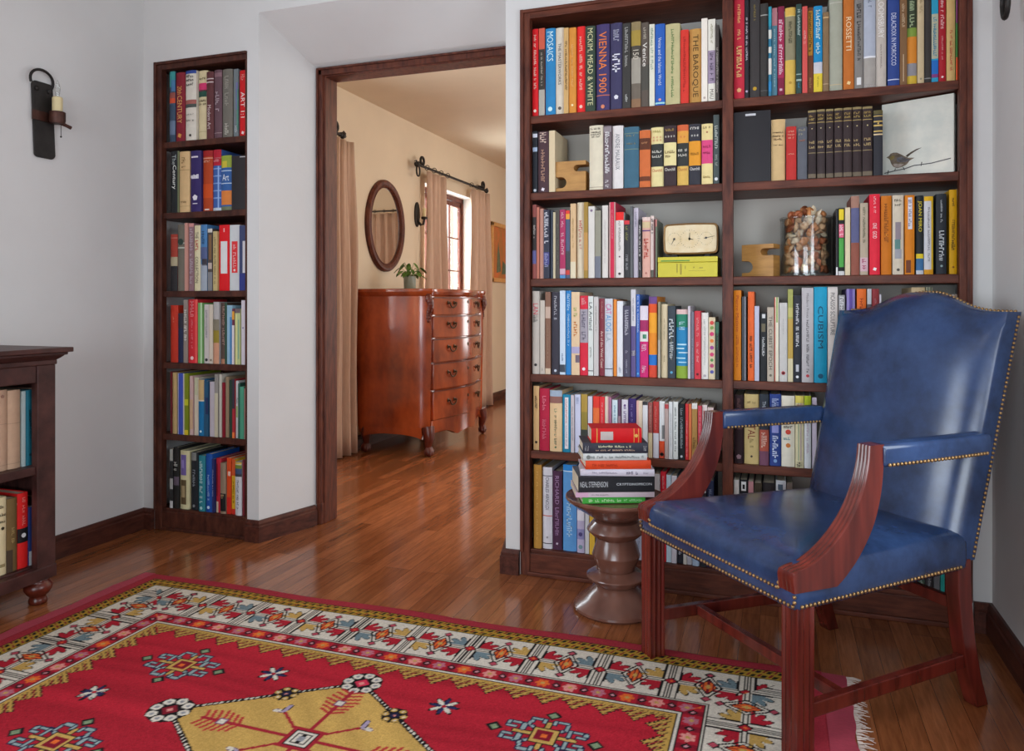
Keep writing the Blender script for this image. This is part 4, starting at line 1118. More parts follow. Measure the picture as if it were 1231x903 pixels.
L6 = [
 (641.4,650.9,559,'#b3843c','Ochre spine',[G('#d0a860',.08,.9,.2)],'h'),
 (651.4,663.2,562,'#d0cfd6','White spine, dark capitals, red lines',[T('CHARLES ARNOLDI','#4c4a54',.12,.52,.36),B(.1,.11,'#5a5a64'),B(.59,.6,'#b84a3c'),B(.93,.94,'#4a4a54'),D('#98989c',.86,.1)],'h'),
 (663.5,674.9,566.6,'#4a2c44','Dark plum spine, violet capitals',[T('RICHARD','#a080a4',.06,.42,.42),G('#9a789c',.46,.82,.42),D('#c8b8c8',.92,.14,4)],'h'),
 (675.8,692.3,559,'#5a94cc','Broad sky blue spine',[B(0,.07,'#2a80c8'),B(.07,.08,'#c8dcf0'),G('#a8ccec',.44,.84,.4)],'h'),
 (693.2,702.2,563,'#b4aac4','Lavender patterned spine',[B(.5,.62,'#d8d4dc'),B(.72,.84,'#8a86b0'),D('#4c4474',.78,.3,6),D('#6c8c94',.93,.3,7)],'h'),
 (703.1,708.2,566,'#c4c4c6','Thin white grey spine behind the pedestal',[],'p'),
 (708.6,715.4,565,'#d2a838','Yellow spine behind the pedestal',[],'p'),
 (715.8,723,568,'#38323a','Dark narrow spine behind the pedestal',[],'p'),
 (723.4,734,566,'#b8b2ac','Grey spine hidden behind the pedestal',[],'h'),
 (734.4,745,569,'#6c5a50','Brown spine hidden behind the pedestal',[],'h'),
 (745.4,755,566,'#c8c8cc','Pale spine hidden behind the pedestal',[],'p'),
 (755.4,763,569,'#54545c','Slate spine beside the pedestal waist',[],'p'),
 (763.4,772.4,570,'#b8bccc','Blue white spine beside the pedestal',[G('#7c84a0',.5,.9,.3)],'p'),
 (773,785.6,571,'#8c8478','Grey taupe spine behind the front leg',[],'h'),
 (786,793.4,570,'#c4c0c0','Pale grey spine past the front leg',[G('#8c8888',.5,.9,.3)],'p'),
 (793.8,800.4,567,'#d82838','Scarlet spine',[G('#f0a8a8',.05,.3,.4)],'h'),
 (800.6,806.7,571,'#c4d8e4','Icy blue spine',[],'p'),
 (807,813.4,572,'#d4d0d8','White spine under the seat',[],'p'),
 (813.6,821,573,'#2a2c34','Black spine, white emblem',[D('#d0d4dc',.62,.3,4),G('#c8ccd4',.74,.9,.5)],'h'),
 (821.2,825.6,574,'#d0ccc4','Thin white spine',[],'p'),
 (825.8,831.6,574,'#bcbcc4','Grey white spine',[],'p'),
 (832,840.6,576,'#a8bcd4','Pale blue spine',[],'h'),
 (841,849,578,'#26282e','Black spine with white marks',[B(.05,.14,'#c8c8cc'),G('#d0d0d4',.2,.4,.5)],'p'),
 (849.4,858,578,'#28304c','Dark navy spine',[G('#8c98b8',.1,.4,.4)],'h'),
]
shelf_row(L6, SHZ[5], WB + 'bottom shelf', 'books on the bottom doorway-side shelf')

PO = 'past the post,'
R1 = [
 (882.2,895,-7,'#b82a3c','Crimson spine, gilt script',[G('#e0b070',.1,.28,.3),G('#e0b878',.34,.44,.34),G('#e4bc7c',.5,.8,.5),D('#d8a070',.92,.24,5)],'h'),
 (895.2,900.3,0,'#26242a','Thin black spine, white text',[G('#c8c4cc',.18,.62,.5),D('#b8a8c0',.93,.3)],'p'),
 (901,913.6,-4,'#3c3838','Black spine, gold flower',[G('#8c7a40',.08,.24,.2),D('#b8902c',.91,.2,8)],'h'),
 (913.9,923.5,4,'#3a3836','Charcoal spine, fine grey rule',[B(.12,.13,'#a8a8a4'),B(.93,.935,'#686868')],'h'),
 (923.7,927.7,8,'#30708c','Teal and white striped spine',[B(0,.22,'#2c8ca0'),B(.26,.36,'#c8c8c0'),B(.45,.52,'#c8c8c0'),B(.58,.76,'#d0ccc4'),B(.84,.95,'#2c7cb0')],'p'),
 (927.9,934.4,9.7,'#4a7484','Slate teal spine, pink top',[B(0,.2,'#a87078'),G('#a8c4cc',.24,.9,.24)],'p'),
 (934.6,943,7.6,'#7c2440','Maroon spine, white capitals',[B(.15,.8,'#a02c50'),G('#e8c8d4',.15,.8,.6),B(.92,.945,'#c8a8b0',.3,.7)],'h'),
 (943.6,956.7,9,'#8c8468','Tan spine, grey middle, straw foot',[B(0,.09,'#d0a850'),B(.09,.1,'#d8c070'),B(.6,1,'#cdab50'),G('#5c5844',.16,.44,.34),D('#b08c3c',.86,.14)],'h'),
 (956.9,963.7,4.8,'#2c4440','Dark green spine, white capitals',[G('#b8c8c0',.06,.38,.5),B(.78,.79,'#98b0a8'),B(.84,.86,'#98b0a8'),G('#4a98c0',.88,.96,.3)],'p'),
 (964.3,970.7,7.6,'#c8504c','Coral spine',[G('#e8b0a8',.28,.44,.4)],'p'),
 (970.9,977.8,9,'#6c3c24','Brown spine, amber letters',[B(.04,.56,'#a87828',.1,.9),G('#3c2818',.06,.54,.5),G('#b08858',.82,.94,.5)],'p'),
 (978,988.9,7,'#1f84b8','Cyan spine, yellow foot',[G('#c8e4f0',.05,.6,.5),B(.65,.78,'#c0c0c8'),B(.78,1,'#d8c03c'),G('#8c8430',.82,.94,.2)],'h'),
 (989.1,996.7,14.5,'#80684c','Brown tan spine',[B(.06,.075,'#c8a878'),B(.9,.91,'#b09878')],'h'),
 (997,1013,-9,'#9fa090','Broad pale grey green spine',[B(.1,.104,'#c8c8c0'),B(.93,.94,'#b8a888')],'h'),
 (1013.7,1026.9,-4,'#b8692c','Burnt orange spine, pale capitals',[T('ROSSETTI','#ecd0a8',.22,.58,.5),D('#f0c890',.93,.22,4)],'h'),
 (1027.1,1038,-4,'#807c78','Grey spine, white square foot',[G('#3c3a3a',.08,.3,.5),G('#484644',.3,.7,.4),B(.88,.96,'#d8d8d8',.25,.75)],'h'),
 (1038.2,1052.7,-6,'#a8aebc','Blue grey spine, stone foot',[B(.66,.68,'#e0e0e4'),B(.68,1,'#a09a94'),G('#6c7484',.02,.14,.3),B(.975,.99,'#e4e0e0')],'h'),
 (1052.9,1065.7,-6,'#bcb2a8','Stone spine, white capitals',[T('BLOOMSBURY','#e0dcd8',.0,.47,.56),G('#8c7c78',.54,.8,.14)],'h'),
 (1067,1081.4,-6,'#2f4484','Royal blue spine, white title',[T('DELACROIX IN MOROCCO','#c8cce0',.2,.78,.42),B(.93,.94,'#c8cce0')],'h'),
 (1081.6,1090.5,-6,'#7a5a3c','Brown spine, pale lines',[G('#c8b090',.1,.36,.4),B(.66,.96,'#c8b090',.45,.55)],'p'),
 (1090.8,1102.6,-5,'#a06c30','Spine with green and orange landscape',[B(0,.36,'#3c4434'),G('#a8b890',.06,.36,.5),B(.36,.46,'#7a9440'),B(.46,.76,'#d08430'),B(.76,.9,'#8c8a90'),B(.9,1,'#c8a83c')],'h'),
 (1102.8,1111,-5,'#c2af8c','Cream spine',[G('#a89470',.05,.2,.4),D('#8c8470',.95,.16)],'h'),
 (1111.3,1120,-5,'#3c3836','Charcoal plain spine',[B(.94,.95,'#8c8c8c')],'h'),
 (1120.2,1128.6,-4,'#2c94b8','Cyan and sand spine',[B(.2,.72,'#b0b098'),G('#2c84a8',.24,.7,.5),B(.74,.9,'#2468b8'),B(.9,.94,'#803c78')],'p'),
 (1128.9,1138,-4,'#a4202c','Deep red spine, white text',[G('#e4b8b8',.02,.38,.5),G('#d09090',.46,.74,.24),D('#e8d0d0',.94,.2,4)],'h'),
 (1138.2,1148.7,-4,'#c8a66c','Tan spine, red lettering',[G('#b8503c',.4,.88,.3)],'h'),
 (1148.9,1151.2,-2,'#40783c','Thin green and orange end spine',[B(0,.3,'#803c6c'),B(.72,1,'#d8502c')],'p'),
]
shelf_row(R1, SHZ[0], WB + 'top shelf', 'books on the top corner-side shelf', frm=PO)
gv = lambda: [B(0,.03,'#8c7c54'),B(.06,.16,'#3a2c24'),G('#a88c50',.07,.1,.7,'h'),G('#b09858',.12,.15,.7,'h'),B(.18,.19,'#a89058'),D('#c8b888',.27,.07),G('#b8a070',.45,.49,.7,'h'),G('#b8a070',.52,.56,.74,'h'),B(.62,.63,'#8c7c58'),B(.93,.99,'#6c6050')]
R2 = [
 (881.8,926.6,133.6,'#222024','Very wide black album spine, small white mark',[B(.035,.065,'#c0c0c4',.32,.6)],'p'),
 (926.9,944.2,143.4,'#c6a878','Broad tan spine',[G('#5c4a34',.2,.23,.8,'h'),G('#5c4a34',.26,.29,.8,'h'),G('#5c4a34',.31,.34,.6,'h'),G('#5c4a34',.41,.43,.7,'h')],'h'),
 (944.9,957.5,152,'#b4302c','Short red spine',[G('#dca088',.08,.11,.6,'h'),G('#dca088',.14,.17,.7,'h'),G('#dca088',.2,.23,.6,'h'),G('#dca088',.5,.53,.6,'h')],'h'),
 (958.4,970.5,152.4,'#5a5c64','Short slate grey spine',[G('#a09a84',.04,.08,.7,'h'),G('#a09a84',.12,.16,.7,'h'),G('#a06a58',.24,.28,.6,'h')],'h'),
 (971.2,981,132.7,'#33292a','Dark gilt-banded volume nearest the grey spine',gv(),'h'),
 (981.8,992,131.5,'#382e2f','Dark gilt-banded volume',gv(),'h'),
 (992.9,1002.4,131,'#362b2c','Dark gilt-banded volume',gv(),'h'),
 (1002.9,1013,130.2,'#35292b','Dark gilt-banded volume',gv(),'h'),
 (1013.5,1024.2,129.4,'#382c2d','Dark gilt-banded volume',gv(),'h'),
 (1024.7,1036.2,128.6,'#35292a','Dark gilt-banded volume',gv(),'h'),
 (1036.7,1049,128,'#362a2b','Dark gilt-banded volume, last of its set',gv(),'h'),
 (1050,1061.5,132.5,'#303036','Gold-barred dark spine beside the canvas',[B(.0,.06,'#5c5434'),B(.08,.095,'#c8a860'),B(.16,.18,'#c8a860'),D('#c8a860',.2,.1),B(.22,.245,'#c8a860'),B(.31,.33,'#c8a860'),B(.36,.38,'#d0b890')],'h'),
]
shelf_row(R2, SHZ[1], WB + 'second shelf', 'books on the second corner-side shelf', frm=PO)
R3 = [
 (1005,1007.5,251,'#1c1c1e','Thin black spine next to the shell jar',[B(.88,1,'#d8d8d8')],'p'),
 (1007.7,1015.4,250,'#1e201e','Black spine, yellow, pink and green blocks',[B(.02,.18,'#d8c02c',.1,.9),B(.24,.44,'#d86a80',.1,.9),G('#f0d0d8',.26,.42,.6),B(.45,.88,'#4c9c48',.1,.9),B(.94,1,'#c8c8c8')],'h'),
 (1015.8,1022.5,249.5,'#d4c4a4','Cream plain spine',[],'h'),
 (1023,1033.2,235.8,'#8c5244','Brown spine, slate blue block',[B(0,.15,'#9c7464'),B(.15,.59,'#5a5c80')],'h'),
 (1033.6,1043.6,244,'#b0a08c','Taupe cream spine',[G('#6c6c54',.06,.56,.3),B(.76,.95,'#c8a8b0'),G('#a83c60',.78,.93,.5)],'h'),
 (1045,1057.9,233.4,'#d8283c','Tall cherry red spine',[G('#f0b0b4',.03,.24,.22),T('ONE','#f4d0d0',.36,.43,.4),T('GOD','#f4d0d0',.46,.55,.4),D('#f8e0e0',.93,.2,4)],'h'),
 (1059,1072,235.4,'#c4701c','Orange spine',[G('#8c4c14',.1,.6,.4),D('#e0a030',.5,.06)],'h'),
 (1073,1086.9,234.5,'#cdc2ae','White spine with a sketched figure',[G('#6c6458',.05,.08,.7,'h'),G('#6c6458',.11,.14,.6,'h'),B(.34,.56,'#8c8088',.25,.75),B(.56,.68,'#5c8480',.2,.7),B(.68,.8,'#9c9ca4',.2,.8),D('#504a44',.94,.14)],'h'),
 (1087.8,1099.5,234.5,'#cf7c1e','Orange spine, white label',[B(.03,.43,'#d8d4dc',.3,.75),G('#7c6c8c',.06,.4,.3),B(.82,.98,'#6c3c28',.1,.6)],'h'),
 (1101.3,1110.6,235,'#262a2c','Black spine, yellow vertical title',[T('JOAN MIRO','#d8c42c',.07,.46,.6),B(.74,.8,'#d8c02c'),B(.8,.95,'#3c6c98'),B(.95,1,'#c8ccd4')],'h'),
 (1111,1122.3,236,'#c8c8cc','White spine in a yellow frame',[B(0,.06,'#d8a81c'),B(.06,.94,'#d0ac30',.78,1),B(.94,1,'#d0901c'),G('#78787c',.14,.84,.2)],'h'),
 (1125.3,1138,233,'#2a2e34','Charcoal spine, white text',[G('#b8bcc0',.08,.36,.2),G('#c8ccd0',.46,.84,.5),D('#8ca0a0',.9,.12)],'h'),
 (1141.5,1151.1,228,'#c8960f','Golden yellow spine by the end post',[G('#6c4c08',.1,.2,.3),G('#6c4c08',.36,.6,.36),G('#4c3808',.6,.72,.5),D('#7c4c10',.92,.14)],'h'),
]
shelf_row(R3, SHZ[2], WB + 'third shelf', 'books on the third corner-side shelf', frm=PO)
R4 = [
 (881.9,891,349,'#cf7a1c','Orange spine, red script',[T('Pierre Matisse','#a03414',.06,.46,.4),G('#b05018',.5,.86,.3)],'h'),
 (891.7,897.4,356.7,'#32343a','Dark grey spine, silver edge',[B(0,1,'#7c7c84',.6,.85)],'p'),
 (898.9,906.8,350.7,'#d9622f','Vermilion spine, black text',[G('#3c2018',.5,.86,.4)],'h'),
 (907,912.8,368,'#b0b0c4','Lavender grey spine',[],'p'),
 (913.6,921.8,376,'#26282a','Black spine, white text, small picture',[B(.02,.08,'#c8c8c8',.3,.8),B(.16,.28,'#6c6450',.2,.8),G('#d0d0d0',.36,.64,.4)],'h'),
 (922.1,930.6,369.4,'#b4a898','Taupe spine titled THE CUBIST EPOCH',[T('THE CUBIST EPOCH','#484440',.12,.84,.5),D('#6c6458',.92,.2)],'h'),
 (930.8,936.3,357.4,'#d8d2bc','White spine, red and green edges',[B(0,1,'#c85038',.0,.2),B(0,.3,'#8ca060',.4,.8)],'p'),
 (936.7,946.7,364,'#bfbcb8','Pale grey spine, red roundel',[D('#b83c44',.89,.24),D('#bfbcb8',.89,.14),G('#8c8c8c',.2,.4,.1)],'h'),
 (947,953.5,347.7,'#96984c','Olive spine, gold middle',[B(.2,.3,'#b0a860'),B(.32,.75,'#b0903c'),B(.75,1,'#c8bc98')],'p'),
 (953.9,963.2,355,'#2c2e36','Charcoal spine, white title',[G('#d8d8dc',.1,.6,.4),B(.8,.88,'#b8b8c0',.3,.7),D('#d8d8dc',.94,.2)],'h'),
 (963.7,978.1,346,'#b4b0b2','Broad silver grey spine',[T('Modern Prints','#5c5a5c',.06,.32,.2),G('#5c5a5c',.34,.9,.22),D('#b84048',.93,.14)],'h'),
 (978.4,994.6,345,'#2094b8','Cyan spine titled CUBISM',[T('CUBISM','#12455c',.2,.64,.4),D('#14506c',.93,.2)],'h'),
 (994.9,1007.4,345,'#d0c8c2','White spine, black capitals',[T('PICASSO SCULPTURE','#4c4846',.06,.5,.42)],'h'),
 (1007.9,1015.9,354.8,'#8c8a8c','Speckled grey spine',[G('#e0e0e0',.02,.4,.6)],'p'),
 (1017.6,1028,347.4,'#8c80b8','Violet spine, white stripes',[B(0,.3,'#5c4a94',.3,.7),B(.3,.34,'#d8d4e0'),B(.4,.44,'#d8d4e0')],'h'),
 (1030,1041.6,347.4,'#df6c2c','Bright orange spine',[G('#a83c14',.1,.3,.4),B(.42,.46,'#f0c0a0')],'h'),
 (1042.2,1047.6,347.4,'#585058','Dark spine, pale top',[B(0,.16,'#b8b8bc')],'p'),
 (1047.9,1056.8,347.4,'#8c3438','Maroon spine',[G('#b87478',.1,.6,.3)],'h'),
 (1057,1059.6,354,'#c8c0c8','Thin white spine beside the maroon',[],'p'),
 (1096,1112.6,345.5,'#c8b088','Tan spine above the chair crest',[],'h'),
 (1113,1121.8,345,'#8a8a74','Striped grey spine above the chair crest',[B(0,1,'#5c6458',.25,.4),B(0,1,'#5c6458',.65,.8)],'h'),
 (1136,1151.1,354,'#c0b0a4','Pinkish white spine by the end post',[B(0,1,'#a89484',.72,1)],'h'),
]
shelf_row(R4, SHZ[3], WB + 'fourth shelf', 'books on the fourth corner-side shelf', frm=PO)
R5 = [
 (882.6,893.7,475,'#2e1c20','Black maroon spine',[G('#6c4c4c',.05,.2,.4),B(.4,.5,'#5c4448',.3,.9),D('#8c7078',.9,.3,5)],'h'),
 (894.4,912.4,474,'#c2ab74','Broad tan spine, red capitals',[G('#9c8a5c',.1,.13,.6,'h'),T('VITAL','#7c3428',.34,.64,.5),G('#8c7a4c',.64,.8,.24),D('#4c4438',.89,.08)],'h'),
 (912.7,924.3,474,'#2e343c','Slate spine, brick lower half',[B(.5,.8,'#a04c3c'),B(.8,1,'#6c4458'),G('#d8b0a0',.54,.76,.6),T('THE','#a8b0b8',.1,.2,.4)],'h'),
 (925,939,474,'#2c4080','Navy spine, white lettering',[G('#b0bcdc',.06,.2,.6),B(.4,.54,'#8c90c8',.2,.8),G('#c8d0e8',.58,.9,.5),D('#7c9cc8',.93,.16)],'h'),
 (939.3,955.7,476,'#dcd6c4','Ivory spine with two red discs',[D('#c84838',.51,.2),D('#c87838',.7,.18),G('#6c6458',.42,.46,.7,'h'),G('#6898a0',.58,.62,.7,'h')],'h'),
 (956,966.5,476,'#d4cba4','Cream spine, coloured stripes',[B(0,.1,'#d8c860'),G('#c87860',.12,.2,.7),B(.1,.9,'#a8b090',.3,.45),B(.1,.9,'#a890a0',.6,.7),G('#4c4840',.92,.99,.7)],'h'),
 (966.7,975.2,476,'#d0d2d4','White spine, lime top',[B(0,.24,'#a8b828'),G('#b8a0b0',.3,.8,.3)],'h'),
 (976,982,478,'#c8bccc','Lilac white spine by the chair back',[],'p'),
]
shelf_row(R5, SHZ[4], WB + 'fifth shelf', 'books on the fifth corner-side shelf', frm=PO)
R6 = [
 (882.4,888.6,577,'#d0ccc8','White spine above the seat',[],'p'),
 (889,899,577,'#222226','Black spine, white square',[B(.02,.12,'#d0d0d0',.2,.8),B(.05,.1,'#222226',.35,.65)],'h'),
 (899.4,906,579,'#a8787c','Dusty rose spine',[],'p'),
 (906.4,916,581,'#3c3428','Dark olive spine',[],'h'),
 (916.4,932,581,'#2a2628','Wide black spine',[],'h'),
 (932.6,945,578,'#c4c8cc','Broad white spine',[B(.04,.1,'#4c5c6c',.2,.7)],'h'),
 (945.4,953,581,'#6c6058','Brown grey spine',[],'p'),
 (1095,1104,590,'#30343a','Dark spine low under the seat',[],'h'),
 (1104.4,1112,590,'#4c5c50','Grey green spine under the seat',[G('#a8b8a8',.6,.95,.3)],'p'),
 (1112.4,1122,590,'#383436','Black spine low behind the rear leg',[G('#a0a0a4',.6,.95,.4)],'h'),
 (1122.4,1130,590,'#6c6c70','Grey spine low behind the rear leg',[],'p'),
 (1130.4,1135.5,590,'#2c9c94','Turquoise spine low behind the rear leg',[],'p'),
]
shelf_row(R6, SHZ[5], WB + 'bottom shelf', 'books on the bottom corner-side shelf', frm=PO)

NB, NF = "niche bookcase's ", 'from the corner,'
N1 = [
 (203.6,210.7,86,'#3c4c60','Teal, blue and red marbled spine',[B(0,.22,'#3c8c8c'),B(.12,.28,'#48709c',.4,1),B(.3,.38,'#8c4c44'),B(.38,.45,'#c84c30'),B(.7,.9,'#64748c')],'h'),
 (211.4,222.4,87,'#7e2430','Wine red spine, gilt century title',[T('20th','#d09a54',.2,.32,.5),T('CENTURY','#d0a060',.34,.74,.54),D('#c89048',.92,.24,4)],'h'),
 (223,235.9,84.6,'#cfc8bc','White spine, pictured middle',[B(0,.045,'#34488c'),G('#3c3834',.06,.1,.7,'h'),G('#3c3834',.12,.16,.7,'h'),G('#3c3834',.18,.22,.7,'h'),B(.42,.48,'#a06058'),B(.48,.53,'#4c5450'),G('#6c6860',.62,.64,.7,'h'),G('#6c6860',.7,.73,.7,'h'),D('#3c3834',.93,.1)],'h'),
 (236.5,247.6,85,'#cdbf98','Cream spine, pink and green block',[B(.18,.3,'#c83868'),B(.28,.38,'#2c5044'),G('#6c6048',.1,.13,.7,'h'),G('#4c4434',.42,.45,.8,'h'),G('#4c4434',.47,.5,.8,'h'),B(.88,.885,'#a09468')],'h'),
 (247.9,256.8,86,'#5c3436','Brown maroon spine titled Modern Art',[B(.1,.115,'#c8b8b8'),B(.15,.165,'#c8b8b8'),T('Modern Art','#d0bcbc',.5,.86,.46)],'h'),
 (257,266.4,84,'#60464e','Mauve brown spine',[B(.04,.1,'#806068'),G('#b09ca4',.32,.62,.5),B(.925,.93,'#b8a8a8')],'h'),
 (266.9,279,83,'#6c6860','Olive grey spine',[G('#98948a',.1,.6,.4),G('#c0bcb0',.8,.97,.4)],'h'),
 (279.4,285.4,83,'#6c7478','Grey spine, blue green stripes',[B(.2,.6,'#6a6a94',.5,.9),B(.3,.9,'#508070',.7,1),G('#b0b4b8',.84,.97,.5)],'p'),
 (286.4,296.2,84.6,'#c81e22','Red spine, white ART title',[G('#dc8c84',.06,.18,.5),T('ART 1:1','#ecd8d4',.33,.72,.5),D('#e8c8c8',.95,.2,4)],'h'),
]
shelf_row(N1, NSZ[0], NB + 'top shelf', 'books on the top niche shelf', frm=NF)
N2 = [
 (204,214.8,181.6,'#26282a','Black spine titled TheCentury',[T('The','#a8b0b0',.06,.22,.46),T('Century','#e4e4e0',.23,.62,.5),B(0,1,'#6c7050',.86,1)],'h'),
 (215.3,227.8,182,'#cbaa7c','Broad tan cream spine',[G('#8c7048',.1,.28,.4),B(.3,.31,'#a08458'),G('#8c7048',.82,.85,.6,'h'),B(.9,.905,'#a08458')],'h'),
 (228.5,241.5,181,'#34285c','Indigo spine, white figure',[B(.09,.115,'#d8d0dc',.1,.75),B(.4,.46,'#d0ccd8',.1,.8),G('#e8e4ec',.39,.45,.8,'h'),D('#dcd8e0',.77,.24,5),B(.86,.875,'#c8c0d0',.25,.7)],'h'),
 (241.8,253.6,181,'#a8401e','Rust spine, red top',[B(0,.1,'#982424'),B(.12,.135,'#d09080'),G('#d8a088',.16,.2,.7,'h'),B(.55,.78,'#c04a1c'),B(.96,.98,'#e0d0c8',.2,.7)],'h'),
 (253.9,264,180,'#3c5c9c','Blue plaid spine, red top',[B(0,.26,'#a81e30'),B(.13,.145,'#dc9094'),G('#dc9094',.16,.2,.7,'h'),B(.3,.32,'#7c98c8'),B(.42,.44,'#7c98c8'),B(.54,.56,'#7c98c8'),B(.66,.68,'#7c98c8'),B(.78,.8,'#7c98c8'),B(.27,.95,'#8ca8d4',.65,.78),B(.95,1,'#b8c4d0')],'h'),
 (264.2,277.2,187,'#345c98','Shorter blue spine titled Art, orange foot',[B(0,.22,'#8c9c3c'),B(.1,.22,'#c8b43c',.1,.6),B(.27,.285,'#b8c8dc'),T('Art','#d8e0ec',.34,.46,.6,'h'),B(.5,.515,'#b8c8dc'),B(.64,.9,'#d07c3c'),B(.93,1,'#6c7458')],'h'),
 (278.4,295.4,187,'#2c292b','Very wide black spine',[B(.02,.035,'#c0c0c4',.62,1)],'p'),
]
shelf_row(N2, NSZ[1], NB + 'second shelf', 'books on the second niche shelf', frm=NF)
N3 = [
 (203.6,212.3,281.7,'#9c3c30','Rust spine, black foot, flower panel',[B(.4,.56,'#a89c80'),B(.56,1,'#2c2a2c'),B(.06,.07,'#c08070')],'h'),
 (213,221.6,270,'#6c675c','Olive grey spine, dark emblem',[D('#33403a',.26,.4,8),B(.27,.29,'#b0b4a8'),B(.34,.36,'#b0b4a8')],'h'),
 (222.3,226.4,268,'#c08c80','Thin pink spine',[],'p'),
 (226.6,232.7,268.6,'#8c6c74','Mauve patterned spine',[B(0,.05,'#c88c88'),G('#b8a8b0',.08,.9,.6)],'p'),
 (233.1,240.8,271,'#d2c8a4','Cream spine, black and red capitals',[T('THE','#34302c',.1,.2,.5),G('#b84c44',.23,.44,.5),T('COLLECTION','#34302c',.48,.88,.5)],'h'),
 (241,249.2,270,'#4878a8','Blue spine over grey hull shape',[B(.34,.52,'#505c84'),B(.52,.62,'#3c3840',.3,1),B(.6,1,'#98a0ac'),G('#284468',.1,.3,.4)],'h'),
 (249.5,255.4,275,'#4c4440','Dark pictured spine',[B(0,.06,'#c8c4bc'),B(.1,.5,'#7c5c40',.3,.8),B(.55,.65,'#b8a8a0',.1,.9),B(.7,1,'#7c7c80')],'p'),
 (256,261.4,278,'#bca876','Shorter straw spine',[G('#7c6c48',.1,.9,.4)],'p'),
 (261.9,274.6,270.4,'#d01820','Red binder, white label',[B(.25,.74,'#d4d4d4',.16,.8),B(.05,.11,'#e8a8a8',.45,.55)],'b'),
 (275.1,287.6,270.4,'#c4c6c8','White binder, red label',[B(.25,.73,'#d83438',.22,.78),G('#f0b0b0',.3,.66,.3),D('#f0d0d0',.69,.1)],'b'),
 (288,295.4,271,'#3c4468','Navy binder, white label',[B(.24,.73,'#d0ccd0',.6,1),B(.74,1,'#30387c')],'b'),
]
shelf_row(N3, NSZ[2], NB + 'third shelf', 'books and binders on the third niche shelf', frm=NF)
N4 = [
 (203.6,212.9,367,'#b83524','Red orange spine',[G('#d08068',.2,.3,.2)],'h'),
 (213.4,220,376.6,'#262c48','Shorter navy spine',[B(0,.3,'#302c38')],'h'),
 (220.5,225.9,360.5,'#8c8078','Taupe spine, white capitals',[G('#e0dcd4',.16,.66,.6)],'p'),
 (226.1,237.6,360,'#c42c34','Tall red spine',[B(0,1,'#d4504c',.8,1),G('#dc8488',.03,.28,.4),G('#d87078',.32,.8,.2),D('#f0c8c8',.92,.16)],'h'),
 (238.6,244,364,'#6ca05c','Light green spine',[B(0,1,'#a8c49c',.6,1)],'p'),
 (244.2,250.3,366,'#c4bab8','Grey white spine',[G('#8c8890',.1,.6,.4),D('#2c2c30',.94,.26)],'p'),
 (251.2,256,366,'#c8bcac','Narrow oatmeal spine',[D('#7c7060',.94,.24)],'p'),
 (256.2,263.4,363,'#a8a4a4','Grey, moss and peach spine',[B(.28,.46,'#7c7464'),B(.46,.66,'#8c7a2c'),B(.66,1,'#c08c70')],'h'),
 (263.7,271.7,364,'#54443c','Dark brown spine, green edge',[B(0,1,'#2c4838',.7,1),G('#a08478',.06,.7,.4),B(.92,1,'#b07c60',.1,.7)],'h'),
 (272.1,279,367,'#8cb0c4','Light blue spine',[B(.2,1,'#4c84b8',.55,.9)],'p'),
 (279.3,282.4,371,'#6c3448','Thin violet spine, orange flare',[B(.05,.2,'#d89838'),B(.3,1,'#d0c8c8')],'p'),
 (282.6,289.3,371,'#b0b884','Pale green spine',[B(0,.08,'#6c5c60'),B(.1,1,'#d0cc90',.15,.4),B(.2,.9,'#7ca088',.6,.8)],'p'),
 (289.8,294.6,361,'#ccc4cc','White spine at the plaster edge',[D('#8c84a0',.43,.2)],'p'),
]
shelf_row(N4, NSZ[3], NB + 'fourth shelf', 'books on the fourth niche shelf', frm=NF)
N5 = [
 (203.5,205.6,447,'#6c2028','Thin maroon spine',[],'p'),
 (205.9,211.4,448,'#b89c6c','Tan spine',[],'h'),
 (212.5,220.6,449,'#3c50a8','Blue spine, white edges',[B(0,1,'#c0bcc8',0,.2),B(0,1,'#c0bcc8',.88,1)],'h'),
 (220.9,226.6,449,'#74801e','Olive green spine',[B(0,1,'#b8b498',0,.2),B(.42,.52,'#b8b82c'),B(.92,1,'#c8b02c')],'p'),
 (227,231.1,452,'#c4a4a0','Pale pink spine',[B(.4,.9,'#c4a080')],'p'),
 (232.1,237.6,454,'#c8bca8','Cream spine, rosy top',[B(0,.3,'#b8b898',.1,.8)],'p'),
 (237.9,245.3,456.6,'#1e6c9c','Blue spine, tan top',[B(0,.36,'#bca070'),B(.36,.385,'#d0c4b0'),D('#c8e0ec',.92,.16)],'h'),
 (245.6,251,458,'#28506c','Teal navy spine',[B(.3,.6,'#283458',.4,1)],'p'),
 (251.9,257.7,459,'#b4acb4','Pale lilac spine',[],'p'),
 (257.9,262.4,450,'#8a8680','Taller grey spine',[B(.3,1,'#bcb49c')],'p'),
 (262.8,266.2,450,'#b8b4a8','Thin stone spine',[],'p'),
 (266.5,270,460,'#7e1c2a','Dark red spine',[],'p'),
 (270.2,274.6,453,'#8c7860','Taupe tan spine',[],'p'),
 (275,278.6,457,'#2c4034','Dark green thin spine',[],'p'),
 (278.8,282,456,'#a83038','Plum spine, red foot',[B(0,.5,'#3c3440'),B(.9,1,'#e07840')],'p'),
 (282.2,285.9,458,'#c4c8c8','White spine, coloured title',[G('#5c6470',.3,.4,.6),B(.44,.64,'#8ca83c',.2,.6)],'p'),
 (286.2,288.8,461,'#34584c','Thin pine green spine',[],'p'),
 (289,294,465,'#4c9478','Seafoam green spine',[],'p'),
 (294.2,296,467,'#b08880','Thin rosy spine',[],'p'),
]
shelf_row(N5, NSZ[4], NB + 'fifth shelf', 'books on the fifth niche shelf', frm=NF)
